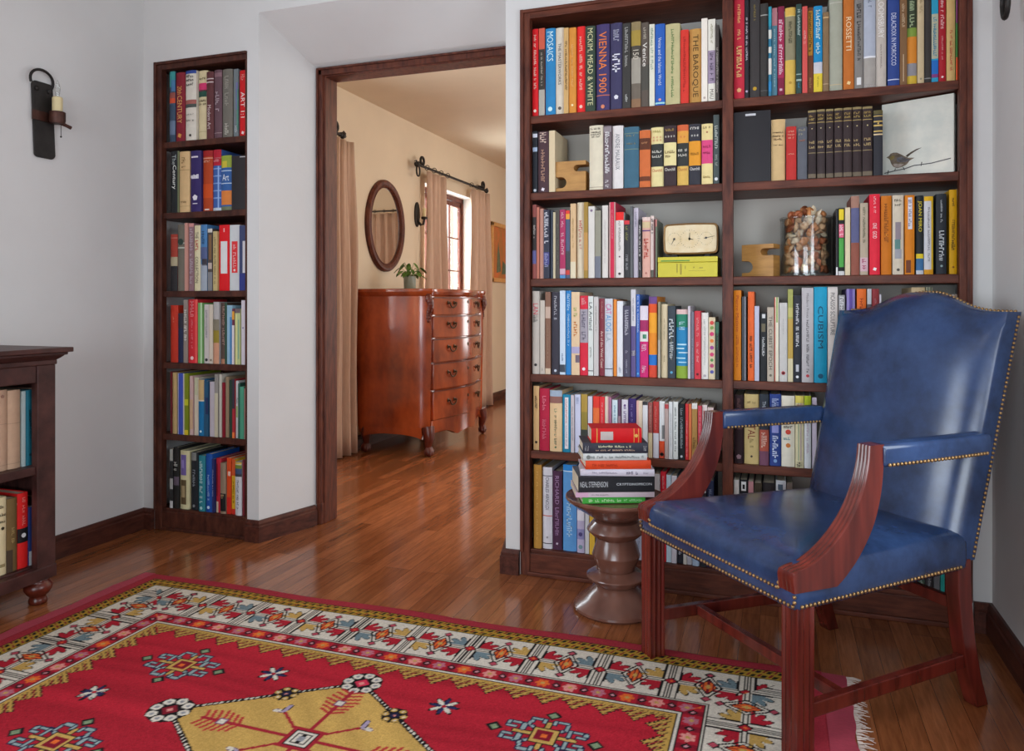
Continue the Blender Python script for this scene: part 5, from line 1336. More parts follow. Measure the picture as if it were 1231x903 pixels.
N6 = [
 (204,208,540,'#2c2c2c','Black and white spine',[B(0,.2,'#a0a098'),B(.5,.68,'#a8a8a4'),B(.88,1,'#c0c0c0')],'p'),
 (208.3,215,538,'#262422','Black spine, white lettering',[G('#c4c4bc',.24,.42,.7),B(.48,.62,'#5c505c')],'h'),
 (215.4,226.7,542,'#c0b890','Cream framed spine, violet picture',[B(.07,.42,'#6c5c94',.08,.72),B(.16,.3,'#8c7cb4',.2,.5),B(.5,.92,'#5c4c34',.08,.72),B(.6,.8,'#a08c68',.2,.6)],'h'),
 (227.5,236.4,544,'#22262a','Black spine, pale cap',[B(0,.14,'#7c7c78',.1,.8),G('#8c9298',.3,.6,.36),D('#7c7c7c',.93,.16)],'h'),
 (238.8,246.7,548,'#2c7884','Teal spine, white text',[G('#c0d8d8',.1,.86,.44),D('#a8d0d0',.94,.2)],'h'),
 (247,255,546,'#1c4c98','Cobalt blue spine',[G('#9cb8e0',.36,.8,.3),D('#c0d4ec',.92,.2)],'h'),
 (255.3,257.9,552,'#2c3060','Thin indigo spine',[G('#a0a4c8',.2,.7,.5)],'p'),
 (258.2,264.7,551,'#b02838','Crimson spine, cream foot',[B(.8,1,'#c8b8a0',0,.5),B(.1,.7,'#802028',0,.4)],'h'),
 (265,271.7,557,'#8c7864','Khaki spine, black foot',[B(.6,.95,'#1e1c1c'),G('#c8a880',.62,.7,.6)],'h'),
 (272,277.2,550.6,'#cf4a22','Flame orange spine',[B(.24,.32,'#d8b0a0',.3,.9),B(.7,1,'#c42c24')],'p'),
 (277.5,282,552,'#d0a42c','Yellow spine, red bands',[B(0,.3,'#c8542c'),B(.9,1,'#c03028'),G('#6c5410',.4,.8,.4)],'p'),
 (282.6,290.8,556,'#c4c4c8','White spine, rainbow top',[B(.0,.04,'#c8a850'),B(.05,.12,'#6c7c30'),B(.12,.22,'#405070'),B(.22,.27,'#3c3c44'),G('#6c6c74',.34,.92,.3)],'h'),
 (291,293.8,553,'#7c3038','Thin brick spine',[],'p'),
 (294,296,546,'#3c2848','Dark violet spine at the plaster edge',[],'p'),
]
shelf_row(N6, NSZ[5], NB + 'bottom shelf', 'books on the bottom niche shelf', frm=NF)

# books in the low bookcase: spines face the room (+x)
def low_row(rows, z, where, group):
    z = z + .0007
    xs = FX - .045
    for i, (x0, x1, yt, c, look, els, kind) in enumerate(rows):
        A_, B_ = atX(x0 + .15, yt, xs), atX(x1 - .15, yt, xs)
        w = B_[1] - A_[1]; h = (A_[2] + B_[2]) / 2 - z
        make_book('hardcover_book' if kind == 'h' else 'paperback_book', f"{look}, on the low bookcase's {where}", 'book', group, (xs, A_[1], z), R(90), w, h, .2, c, els, kind)
low_row([
 (-24,-4.5,468,'#a88c74','Tan spine partly cut off by the frame edge',[B(.4,.405,'#8c7460')],'h'),
 (-4,9.8,469,'#b4947c','Broad pinkish tan volume farthest from the end post',[B(.42,.425,'#957a66'),B(.93,.935,'#957a66'),D('#8c6c5c',.08,.16,5)],'h'),
 (10.1,25.7,469,'#b8987e','Broad pinkish tan volume beside the white spine',[B(.42,.425,'#957a66'),B(.93,.935,'#957a66')],'h'),
 (27,30.8,470.5,'#a8b8b8','Thin pale teal-white spine',[],'p'),
 (31,41.7,469,'#1f6678','Teal spine with dark lettering',[G('#123c48',.26,.5,.3),T('JOURNEY','#123c48',.3,.66,.3),D('#123c48',.86,.14)],'h'),
 (42.2,45.3,469,'#d0c0b0','Thin cream spine after the teal',[],'p'),
 (45.5,48.6,467,'#b09080','Thin pinkish spine nearest the end post',[],'p')], LSZ[0], 'upper shelf', 'books on the low bookcase upper shelf')
low_row([
 (-14,-2.5,600,'#6c5a48','Brown spine cut off by the frame edge',[],'h'),
 (-2,8.4,598,'#cdbf98','Cream spine with dark ornaments',[G('#4c4434',.1,.14,.7,'h'),G('#4c4434',.2,.24,.7,'h'),G('#4c4434',.3,.33,.7,'h'),D('#3c3428',.4,.2,5),B(.86,.9,'#8c7c58',.2,.8)],'h'),
 (8.8,21.6,599,'#6e5836','Olive brown spine',[G('#a89060',.4,.62,.3),B(.7,1,'#44362a',0,.5)],'h'),
 (21.9,34.7,592.6,'#c8201f','Bright red spine with a black belt',[B(.47,.66,'#1c1a1c'),D('#c8c8c8',.565,.2),G('#e08078',.06,.44,.3)],'h'),
 (35,41.8,609,'#2c3c74','Blue spine with a white foot',[B(.76,1,'#b8bcc0')],'p'),
 (42.2,47.6,597,'#222024','Black spine nearest the end post',[],'p')], LSZ[1], 'lower shelf', 'books on the low bookcase lower shelf')

# ------------------------------------------------------------------ pile on the pedestal table
SD = Vector((-.2008, .9893)).normalized()      # away from the camera
STZ = .3875
pile = [ # x0, x1, ybottom, ytop, colour, label, els, kind  (bottom first)
 (700,776,600.5,593.5,'#3f9a3c','Thin green paperback at the bottom of the pile',[G('#b8dca8',.1,.62,.5),G('#a0d098',.66,.95,.4)],'p'),
 (692,787,593.2,587.3,'#c4b4bc','Lilac white paperback second from the bottom of the pile',[B(.0,.16,'#c8a0b8'),G('#7c7478',.2,.42,.24)],'p'),
 (695,787.5,587,568.3,'#25262a','Thick black novel in the pile, silver author name',[T('NEAL STEPHENSON','#b8bcc0',.025,.385,.36),T('CRYPTONOMICON','#c8ccd0',.5,.96,.16)],'p'),
 (698,786.5,568,559.8,'#c8c2ce','Pale lavender book in the pile under the orange one',[G('#6c6878',.62,.78,.44),G('#8c8898',.16,.5,.24),G('#8c8898',.85,.92,.3)],'h'),
 (704,783,559.6,549.3,'#cf4420','Orange red hardback in the middle of the pile',[G('#b0381a',.1,.5,.3)],'h'),
 (701,778,549,540.8,'#c2c4c2','Pale grey hardback in the pile above the orange one',[G('#7c8484',.12,.95,.36),D('#787c78',.08,.3)],'h'),
 (700.7,779,540.5,528.3,'#34343f','Slate black hardback second from the top of the pile',[G('#d8d4b0',.24,.74,.2),G('#c8a890',.2,.8,.14),G('#98989c',.03,.09,.5),G('#98989c',.93,.98,.5)],'h'),
 (711,771.6,528,510.6,'#c4161c','Red leather volume on top of the pile',[B(.1,.12,'#d09048'),B(.18,.43,'#b8aca8',.2,.78),B(.84,.855,'#d09048'),B(.93,.945,'#d09048'),D('#d8a858',.89,.12)],'h'),
]
dref = 2.52
for x0, x1, yb, yt, c, label, els, kind in pile:
    wx = (x1 - x0) / FPX * dref; th = (yb - yt) / FPX * dref
    z0 = STZ + (600.8 - yb) / FPX * dref + .0003
    xm = (x0 + x1) / 2; l = (xm - CX0) / FPX
    pos = Vector((-SN + CS * l, CS + SN * l)) * dref
    jit = BK.uniform(-.05, .05)
    dep = min(.18, wx * .68)
    root = thing('hardcover_book' if kind == 'h' else 'paperback_book', label, 'book', (pos.x, pos.y, z0), YAW + jit, 'books piled on the pedestal table')
    # build lying: local x along the spine, y depth, z thickness
    sag = min(th * .12, .004) if kind == 'h' else 0.0
    t = min(.0026, th * .15) if kind == 'h' else min(.0009, th * .15)
    n = 6
    arc = [(sag * (2 * i / n - 1) ** 2, th * i / n) for i in range(n + 1)]
    outline = [(dep, 0)] + arc + [(dep, th), (dep, th - t), (sag + t, th - t), (sag + t, t), (dep, t)]
    MB().prism(outline, -wx / 2, wx / 2, 'x').build('cover', M['cover'] if kind == 'h' else M['gloss'], root, smooth=40, color=lin(c))
    e = .003 if kind == 'h' else .001
    MB().box(-wx / 2 + e, wx / 2 - e, sag + t, dep - e, t * .98, th - t * .98).build('page_block', M['paper'], root)
    for el in els:
        k, s, cc, a, b = el[:5]; cc = lin(cc)
        if k == 'B':
            v0, v1 = (0, 1) if len(el) < 6 else (el[5], el[6])
            pts_ = [(sag * (2 * v - 1) ** 2, v * th) for v in [v0 + (v1 - v0) * i / 6 for i in range(7)]]
            o = [(y - .0007, z) for y, z in pts_] + [(y + .0006, z) for y, z in reversed(pts_)]
            MB().prism(o, -wx / 2 + a * wx, -wx / 2 + b * wx, 'x').build('spine_band' if v1 - v0 > .8 else 'spine_panel', M['cover'], root, color=cc)
        elif k == 'D':
            r = el[5] * th
            MB().prism([(-wx / 2 + a * wx + r * math.cos(2 * math.pi * i / 12), th / 2 + r * math.sin(2 * math.pi * i / 12)) for i in range(12)], -.0015, .0002, 'y').build('emblem', M['ink'], root, color=cc)
        else:
            ln, hh = wx * (b - a), th * el[5]
            zz = .5
            if k == 'G' and label.startswith('Slate'): zz = .68 if el[5] == .2 else (.32 if el[5] == .14 else .5)
            sh = text_shape(s) if k == 'T' else scribble(max(5, min(26, int(ln / (hh * .62 + .001)))), BK)
            place2d(sh, lambda u, v: (-wx / 2 + a * wx + u * ln, -.0013, th * zz + (v - .5) * hh)).build('title_lettering', M['ink'], root, color=cc)

# ------------------------------------------------------------------ other things on the shelves
def s_block():
    pts = [(0, 0), (.118, 0), (.118, .077)]
    cx, cy, r = .083, .089, .0125
    pts += [(.118, cy - r)] + [(cx - r * math.sin(a), cy - r * math.cos(a)) for a in [math.pi * i / 10 for i in range(11)]] + [(.118, cy + r), (.118, .117), (0, .117)]
    cx2, cy2, r2 = .020, .036, .0215
    pts += [(0, cy2 + r2)] + [(cx2 + r2 * math.sin(a), cy2 + r2 * math.cos(a)) for a in [math.pi * i / 10 for i in range(11)]] + [(0, cy2 - r2)]
    out = []
    for p in pts:
        if not out or (abs(p[0] - out[-1][0]) + abs(p[1] - out[-1][1])) > 1e-5: out.append(p)
    return out
a0 = atY(668.3, 229, YF + .03)
blk = MB().prism(s_block(), 0, .06, 'y').build('wooden_bookend', M['pale_wood'], None, smooth=30, bevel=.002, loc=(a0[0], YF + .03, SHZ[1] + .0006))
tag(blk, "S-shaped honey wood bookend among the books on the wide bookcase's second shelf", 'bookend')
b0 = atY(893, 320, YF + .10)
blk2 = bpy.data.objects.new('wooden_bookend', blk.data); COL.objects.link(blk2)
mb = blk2.modifiers.new('edge', 'BEVEL'); mb.width = .002; mb.segments = 2; mb.limit_method = 'ANGLE'
blk2.location = (b0[0] - .004, YF + .105, SHZ[2] + .0006); blk2.rotation_euler = (0, 0, R(-22)); blk2.scale = (1, 1, 1)
tag(blk2, 'S-shaped wooden bookend standing beside the glass jar of shells', 'bookend')

# jar with shells
JX, JY = atY(969.5, 300, 2.930)[0], 2.930
JR = .088
jar = thing('glass_jar', 'wide clear glass jar heaped with seashells on the third shelf', 'jar', (JX, JY, SHZ[2] + .0006))
MB().lathe([(.001, 0), (JR - .004, 0), (JR, .004), (JR, .205), (JR - .001, .207), (JR - .0045, .207), (JR - .0055, .205), (JR - .0055, .012), (.001, .010)], 48).build('glass_wall', M['jar'], jar, smooth=40, bevel=0)
MB().lathe([(JR - .006, .203), (JR + .003, .203), (JR + .004, .207), (JR + .003, .211), (JR - .006, .211)], 48, cap=False).build('rim', M['jar'], jar, smooth=60)
def shell_mesh(kind):
    m = MB(); rnd = random.Random(kind)
    if kind < 2:      # whelk: spiral cone
        rings = []
        for i in range(40):
            t = i / 39; a = t * 2 * math.pi * 3.2
            rad = .0145 * (1 - t) ** .8 + .0012; off = .011 * (1 - t)
            c = Vector((off * math.cos(a), off * math.sin(a), -.014 + .036 * t ** .75))
            u = Vector((math.cos(a), math.sin(a), 0)); 
            rings.append([tuple(c + u * rad * .9 * math.cos(w) + Vector((0, 0, 1)) * rad * math.sin(w) * 1.05) for w in [2 * math.pi * q / 10 for q in range(10)]])
        m.loft(rings)
    else:             # cockle: ribbed fan
        top = []
        for i in range(9):
            t = i / 8; row = []
            for j in range(17):
                a = R(-70 + 140 * j / 16); r = .03 * t ** .8
                rib = 1 + .05 * (1 if j % 2 else -1)
                row.append((r * math.sin(a) * rib, r * math.cos(a) * rib - .015, .013 * math.sin(math.pi * (t * .85 + .1)) * (1.2 - abs(a) * .5) * rib))
            top.append(row)
        m.v = [p for r in top for p in r] + [(p[0], p[1], p[2] - .0025) for r in top for p in r]
        for i in range(8):
            for j in range(16):
                A0 = i * 17 + j; m.f += [(A0, A0 + 1, A0 + 18, A0 + 17), (153 + A0, 153 + A0 + 17, 153 + A0 + 18, 153 + A0 + 1)]
        for j in range(16): m.f.append((136 + j, 137 + j, 290 + j, 289 + j))
    me = m.mesh('seashell'); me.materials.append(M['shell']); me.shade_smooth(); return me
SHM = [shell_mesh(k) for k in (0, 1, 2, 3)]
rnd = random.Random(21)
cols = ['#e0b48c', '#d89a68', '#ecd0a4', '#c88450', '#b8643c', '#ecd8bc', '#d8b088', '#a8603c', '#f0e0c4', '#c89870']
spots = []
for lay in range(8):
    z = .028 + lay * .0245
    for q in range(11):
        a = 2 * math.pi * (q + .5 * (lay % 2)) / 11
        spots.append((.0585 * math.cos(a), .0585 * math.sin(a), z))
    for q in range(4):
        a = 2 * math.pi * (q + .3 * lay) / 4; spots.append((.03 * math.cos(a), .03 * math.sin(a), z + .008))
for q in range(9):
    a = 2 * math.pi * q / 9; spots.append((.055 * math.cos(a), .055 * math.sin(a), .222))
for q in range(4):
    a = 2 * math.pi * q / 4 + .4; spots.append((.024 * math.cos(a), .024 * math.sin(a), .238))
for i, (x, y, z) in enumerate(spots):
    o = bpy.data.objects.new('seashell', rnd.choice(SHM)); COL.objects.link(o)
    s_ = rnd.uniform(.6, .76)
    o.location = (JX + x, JY + y, SHZ[2] + z); o.rotation_euler = (rnd.uniform(0, 6), rnd.uniform(0, 6), rnd.uniform(0, 6)); o.scale = (s_, s_, s_)
    o.color = lin(rnd.choice(cols))
    tag(o, 'tan or cream seashell among many in the glass jar', 'seashell', 'seashells in the glass jar')

# canvas with a bird
p1, p0 = (.5445, 2.835), (.340, 2.925)
dv = Vector((p1[0] - p0[0], p1[1] - p0[1])); wB = dv.length; hB = .262
cb = thing('bird_painting', "pale canvas painted with a small brown bird on a twig, beside the books", 'painting', (p0[0], p0[1], SHZ[1] + .0006), math.atan2(dv.y, dv.x))
MB().box(0, wB, 0, .018, 0, hB).build('canvas', M['canvas'], cb, bevel=.002)
def fl(pts, d): return MB().prism([(x * wB, z * hB) for x, z in pts], -d, -d + .0006, 'y')
pm = lambda n, a, b_, v: simple(n, lin(a), .7, c2=lin(b_), scale=60)
fl([(.07,.29),(.11,.31),(.13,.335),(.17,.345),(.22,.34),(.27,.315),(.33,.28),(.38,.255),(.47,.245),(.40,.215),(.36,.17),(.30,.145),(.22,.135),(.17,.16),(.14,.20),(.12,.255),(.10,.275)], .0012).build('bird_print', pm('bird_brown_paint', '8c7c68', '5c5044', 0), cb)
fl([(.22,.27),(.29,.28),(.36,.245),(.42,.23),(.36,.205),(.27,.205),(.22,.225)], .0019).build('bird_wing_print', pm('bird_wing_paint', '4c4640', '7c7c88', 0), cb)
fl([(.345,.285),(.42,.325),(.50,.355),(.57,.365),(.50,.338),(.42,.298),(.37,.262)], .0019).build('bird_tail_print', pm('bird_tail_paint', '5c5040', '3c342c', 0), cb)
fl([(.12,.285),(.16,.31),(.2,.295),(.17,.255),(.13,.25)], .0019).build('bird_cheek_print', pm('bird_cheek_paint', '9c8850', '746434', 0), cb)
fl([(.17,.20),(.25,.19),(.32,.18),(.28,.15),(.22,.142),(.18,.165)], .0019).build('bird_breast_print', pm('bird_breast_paint', 'b8aca0', '8c7c70', 0), cb)
m = MB()
for a_, b_ in (((.04,.085),(.2,.105)),((.2,.105),(.33,.115)),((.33,.115),(.46,.145)),((.46,.145),(.7,.15)),((.7,.15),(.96,.185)),((.56,.13),(.57,.18)),((.09,.07),(.1,.12)),((.2,.135),(.19,.10)),((.31,.14),(.33,.10))):
    d = Vector((b_[0] - a_[0], (b_[1] - a_[1]))).normalized(); n_ = Vector((-d.y, d.x)) * .006
    m.prism([((a_[0] + n_.x) * wB, (a_[1] + n_.y) * hB), ((b_[0] + n_.x) * wB, (b_[1] + n_.y) * hB), ((b_[0] - n_.x) * wB, (b_[1] - n_.y) * hB), ((a_[0] - n_.x) * wB, (a_[1] - n_.y) * hB)], -.0016, -.0008, 'y')
m.build('twig_print', pm('twig_grey_paint', '6c6c6c', '4c4844', 0), cb)

# yellow box with the desk clock on it
q0, q1 = atY(790.9, 320, YF + .012), atY(862.5, 320, YF + .012); zt_ = atY(826, 308.9, YF + .012)[2]
yb_ = thing('cardboard_box', "flat bright yellow box with a green stripe under the desk clock on the third shelf", 'box', (q0[0], YF + .012, SHZ[2] + .0006))
bw, bh = q1[0] - q0[0], zt_ - SHZ[2]
ym = simple('yellow_printed_card', lin('c9bd22'), .45, var=.04)
MB().box(0, bw, 0, .17, 0, bh * .72).build('base', ym, yb_, bevel=.001)
MB().box(-.0008, bw + .0008, -.0008, .1708, bh * .735, bh).build('lid', ym, yb_, bevel=.001)
MB().box(bw * .05, bw * .54, -.0016, 0, bh * .78, bh * .84).build('stripe_print', simple('green_print', lin('4c8a28'), .5), yb_)
m = MB()
for a_, b_, c_, d_ in ((.32, .335, .22, .66), (.38, .405, .12, .66), (.52, .8, .30, .315), (.46, .47, .4, .55), (.6, .62, .44, .5), (.7, .76, .42, .47)): m.box(bw * a_, bw * b_, -.0012, .0, bh * c_, bh * d_)
m.build('drawing_print', simple('brown_print', lin('9a8a20'), .5), yb_)
e0, e1 = atY(797.6, 290, YF + .03), atY(863.6, 290, YF + .03)
ez0 = SHZ[2] + bh + .0016; ez1 = atY(830, 267.6, YF + .03)[2]
cw, chh = e1[0] - e0[0], ez1 - ez0
ck = thing('desk_clock', 'desk clock with cream rounded dial and three sets of hands, on the yellow box', 'clock', (e0[0], YF + .03, ez0))
def cush(x0, x1, z0, z1, bul, r):
    pts = []
    base = rrect(x0, x1, z0, z1, r, 6)
    mx_, mz_ = (x0 + x1) / 2, (z0 + z1) / 2
    out = []
    n = len(base)
    for i in range(n):
        p, q = base[i], base[(i + 1) % n]
        k = 8 if math.dist(p, q) > .02 else 1
        for j in range(k):
            x, z = p[0] + (q[0] - p[0]) * j / k, p[1] + (q[1] - p[1]) * j / k
            out.append((x + bul * (1 if x > mx_ else -1) * (1 - ((z - mz_) / (z1 - mz_)) ** 2) * (abs(x - mx_) / (x1 - mx_)) ** 3,
                        z + bul * (1 if z > mz_ else -1) * (1 - ((x - mx_) / (x1 - mx_)) ** 2) * (abs(z - mz_) / (z1 - mz_)) ** 3))
    return out
MB().prism(cush(.002, cw - .002, .010, chh - .004, .003, .014), .004, .05, 'y').build('case', M['iron'], ck, smooth=40, bevel=.004)
MB().box(.03, .05, .008, .045, 0, .013).build('foot', M['iron'], ck); MB().box(cw - .05, cw - .03, .008, .045, 0, .013).build('foot', M['iron'], ck)
rgs = []
for ins, y in ((0, .006), (0, -.001), (.004, -.003), (.006, 0.001)):
    rgs.append([(x, y, z) for x, z in cush(.003 + ins, cw - .003 - ins, .012 + ins, chh - .005 - ins, .003, .012)])
MB().loft(rgs).build('bezel', M['brass'], ck, smooth=40)
MB().prism(cush(.009, cw - .009, .018, chh - .011, .003, .01), -.0006, .004, 'y').build('dial', simple('aged_cream_dial', lin('e2d2b0'), .5, c2=lin('d8c090'), scale=25), ck)
zc = chh / 2 + .003
hd = simple('clock_hand_black', lin('2a2420'), .4)
def hand(x, z, ang, ln, wd=.0016):
    d = Vector((math.cos(ang), math.sin(ang))); n_ = Vector((-d.y, d.x)) * wd
    a_ = Vector((x, z)) - d * ln * .25; b_ = Vector((x, z)) + d * ln
    m = MB().prism([tuple(a_ + n_), tuple(b_ + n_ * .4), tuple(b_ - n_ * .4), tuple(a_ - n_)], -.0026, -.0012, 'y')
    m.prism([(x + .004 * math.cos(w), z + .004 * math.sin(w)) for w in [2 * math.pi * i / 12 for i in range(12)]], -.003, -.0008, 'y')
    m.build('hand', hd, ck)
hand(cw * .48, zc, R(88), .022); hand(cw * .48, zc, R(-12), .014, .002); hand(cw * .2, zc, R(-118), .022, .0014); hand(cw * .78, zc + .002, R(12), .03, .0012)
tk = MB()
for cx_, r_ in ((.48, .034), (.2, .024), (.78, .024)):
    for i in range(24):
        a_ = 2 * math.pi * i / 24; rr_ = r_ * (.92 if i % 3 else .84)
        x, z = cw * cx_, zc
        d = Vector((math.cos(a_), math.sin(a_))); n_ = Vector((-d.y, d.x)) * .0005
        p, q = Vector((x, z)) + d * rr_, Vector((x, z)) + d * r_
        tk.prism([tuple(p + n_), tuple(q + n_), tuple(q - n_), tuple(p - n_)], -.0012, -.0004, 'y')
tk.build('tick_marking', hd, ck)
# thin magazines lying over the low bookcase's lower books
mg = thing('magazine', "thin grey magazine lying across the low bookcase's lower books", 'magazine', (FX - .05, 1.80, LSZ[1] + .222), R(90))
MB().box(-.03, .14, 0, .2, .006, .0068).build('cover', M['gloss'], mg, color=lin('6c675c'))
MB().box(-.029, .139, .001, .199, .0, .006).build('page_block', M['paper'], mg)
MB().box(-.03, .14, 0, .2, -.0008, 0).build('cover', M['gloss'], mg, color=lin('6c675c'))

# ------------------------------------------------------------------ knotted rug
RX0, RX1, RY0, RY1 = -2.275, .115, .787, 2.325
RXC, RYC = (RX0 + RX1) / 2, (RY0 + RY1) / 2
CELL = .0038
nx, ny = int((RX1 - RX0) / CELL), int((RY1 - RY0) / CELL)
gx = RX0 + (np.arange(nx + 1)) * (RX1 - RX0) / nx
gy = RY0 + (np.arange(ny + 1)) * (RY1 - RY0) / ny
X, Y = np.meshgrid(gx, gy)
rs = np.random.RandomState(5)
def L3(h): return np.array(lin(h)[:3])
RED, DRED, BLK, WHT, YEL, BLU, ORG, PNK, NAV = map(L3, ('a81f2e', '7c1626', '1a1618', 'cfc6b8', 'bd9852', '6c7f86', 'd8642c', 'd88c84', '20203c'))
dX = np.minimum(X - RX0, RX1 - X); dY = np.minimum(Y - RY0, RY1 - Y)
onX = dX < dY                                   # belongs to an end border
d = np.minimum(dX, dY)
s = np.where(onX, Y - RYC, X - RXC)
outer_sign = 1.0
img = np.zeros(X.shape + (3,)); img[:] = RED
# field abrash
band = np.interp(Y + .02 * np.sin(X * 5), np.linspace(RY0, RY1, 60), rs.uniform(.82, 1.14, 60))
img *= band[..., None]
img *= (1 + .05 * rs.randn(*X.shape))[..., None]
def put(mask, c): img[mask] = c
def tri(v, p): return 2 * np.abs(v / p - np.floor(v / p + .5))
# red selvage
put(d < .042, L3('9c2c38'))
# yellow guard stripe
g = (d >= .042) & (d < .095)
ph = (s / .030 + d * 18) % 1
put(g, L3('a8862c')); put(g & (ph < .42) & (tri(d - .042, .026) > .35), BLK); put(g & (ph > .62) & (ph < .84) & (tri(d - .05, .026) < .6), DRED)
put((d >= .040) & (d < .0445), BLK); put((d >= .093) & (d < .098), BLK)
# white main border
wb = (d >= .098) & (d < .286)
put(wb, WHT)
e = -(d - .192)                                 # + towards the outer edge
pitch = .2
kk = np.round(s / pitch); sx = s - kk * pitch
ax, ae = np.abs(sx), np.abs(e)
jag = .024 * tri(ae + .003, .0185)
Lf = .063 - .30 * np.abs(ae - .036) - jag
th_ = np.arctan2(ae - .012, ax - .024); rl_ = np.hypot(ae - .012, ax - .024)
rlim = .066 * (.52 + .48 * np.abs(np.cos(5.5 * th_)) ** .8) * (1 - .16 * np.sin(th_))
leaf = wb & (ae > .0125) & (ax > .0265) & (rl_ < rlim) & (ae < .078)
leafo = wb & (ae > .0098) & (ax > .024) & (rl_ < rlim + .0042) & (ae < .082)
_unused = wb & (ae > .014) & (ae < .070) & (ax > .028) & (ax < .027 + Lf)
_unused2 = wb & (ae > .0108) & (ae < .0735) & (ax > .0246) & (ax < .0312 + Lf)
put(leafo, BLK)
odd = (kk % 2 == 0)
put(leaf & (sx * e > 0), RED)
put(leaf & (sx * e <= 0) & odd, YEL); put(leaf & (sx * e <= 0) & ~odd, BLU)
put(wb & (ax < .024), WHT)
for c_, w_ in ((.0, .0022), (.0085, .0020), (.0215, .0024)): put(wb & (np.abs(ax - c_) < w_), BLK)
put(wb & (ae < .008) & (ax < .062), WHT); put(wb & (np.abs(ae - .007) < .0022) & (ax < .066), BLK); put(wb & (ae < .0016) & (ax < .05), BLK)
put(wb & (ax + ae < .021), BLK); put(wb & (ax + ae < .016), RED); put(wb & (ax + ae < .006), ORG)
# hexagon links and little diamonds between the crosses
mx_ = np.abs(np.abs(sx) - .1)
hexd = mx_ * 1.0 + ae * .55
put(wb & (np.abs(hexd - .036) < .003) & (ax > .052), BLK)
put(wb & (hexd < .026) & (ax > .06), BLK); put(wb & (hexd < .021) & (ax > .06), ORG); put(wb & (hexd < .021) & (tri(s, .012) < .34) & (ax > .06), DRED); put(wb & (hexd < .008) & (ax > .06), YEL)
for q in (-1, 1):
    dd = mx_ + np.abs(e - q * .068); put(wb & (dd < .016), BLK); put(wb & (dd < .011), L3('b04858'))
put((d >= .284) & (d < .289), BLK); put((d >= .289) & (d < .292), WHT); put((d >= .292) & (d < .296), BLK)
# red flower band
fb = (d >= .296) & (d < .345)
put(fb, DRED * 1.1)
p2 = .078; k2 = np.round(s / p2); s2 = s - k2 * p2; e2 = d - .3205
r2 = np.sqrt(s2 ** 2 + e2 ** 2); an = np.arctan2(e2, s2)
put(fb & (np.abs(s2) < .028), RED)
pet = fb & (r2 < .0195 * (.72 + .36 * np.abs(np.cos(3 * an)))) & (r2 > .006)
put(pet & (k2 % 3 == 0), ORG); put(pet & (k2 % 3 == 1), PNK); put(pet & (k2 % 3 == 2), L3('b06878')); put(fb & (r2 < .006), YEL)
m2_ = np.abs(np.abs(s2) - p2 / 2) + np.abs(e2); put(fb & (m2_ < .014), BLK); put(fb & (m2_ < .007), L3('c88890'))
put((d >= .345) & (d < .349), BLK); put((d >= .349) & (d < .3545), WHT); put((d >= .3545) & (d < .358), BLK)
# stepped yellow zigzag along the field edge
zz = d - .358
st = .080
tz = tri(s + .02, st); tz = np.round(tz * 5) / 5
hz_ = .022 + .044 * tz
put((zz >= 0) & (zz < hz_ + .004), BLK); zm = (zz >= 0) & (zz < hz_)
put(zm, L3('b8924a'))
put(zm & (zz > .018) & (tri(s + zz * .8, .0265) < .24), DRED); put(zm & (zz > .008) & (np.abs(tri(s + zz * .8, .0265) - .5) < .10), BLK)
field = zz > .066

# figures in the field: drawn once, mirrored about both centre lines
U, V = X - RXC, Y - RYC
def seg(ax_, ay, bx, by, w, c, uu=None, vv=None, outline=0, oc=BLK):
    uu = U if uu is None else uu; vv = V if vv is None else vv
    dx, dy = bx - ax_, by - ay; L2 = dx * dx + dy * dy
    t = np.clip(((uu - ax_) * dx + (vv - ay) * dy) / max(L2, 1e-9), 0, 1)
    q = np.hypot(uu - ax_ - t * dx, vv - ay - t * dy)
    if outline: put(q < w + outline, oc)
    put(q < w, c)
AU, AV = np.abs(U), np.abs(V)
med = AU / .395 + AV / .283
put(med < 1.035, BLK); put(med < 1.022, WHT); put((med < 1.022) & (tri(U, .012) < .5), BLK); put(med < .99, BLK)
inm = med < .972
yel = np.interp(X * 1.0 + Y, np.linspace(-2, 3, 90), rs.uniform(.88, 1.12, 90))
img[inm] = (YEL * 1.02)[None] * yel[inm][:, None]
def flower(cx_, cy_, r, n, c1, c2, cc, uu=U, vv=V):
    rr = np.hypot(uu - cx_, vv - cy_); a = np.arctan2(vv - cy_, uu - cx_)
    put(rr < r * 1.0, BLK)
    for k in range(n):
        q = np.hypot(uu - cx_ - r * .74 * math.cos(2 * math.pi * k / n), vv - cy_ - r * .74 * math.sin(2 * math.pi * k / n))
        put(q < r * .30, BLK); put(q < r * .25, c1); put(q < r * .1, c2)
    dm = np.abs(uu - cx_) + np.abs(vv - cy_); put(dm < r * .42, cc); put(dm < r * .16, PNK)
for cx_, cy_ in ((-.395, 0), (.395, 0)): flower(cx_, cy_, .058, 8, WHT, L3('8c8c90'), DRED)
for cx_, cy_ in ((0, .283), (0, -.283)): flower(cx_, cy_, .056, 8, WHT, L3('8c8c90'), L3('c8304c'))
for sx_ in (-1, 1):
    for sy_ in (-1, 1): flower(sx_ * .162, sy_ * .167, .034, 6, YEL, WHT, NAV)
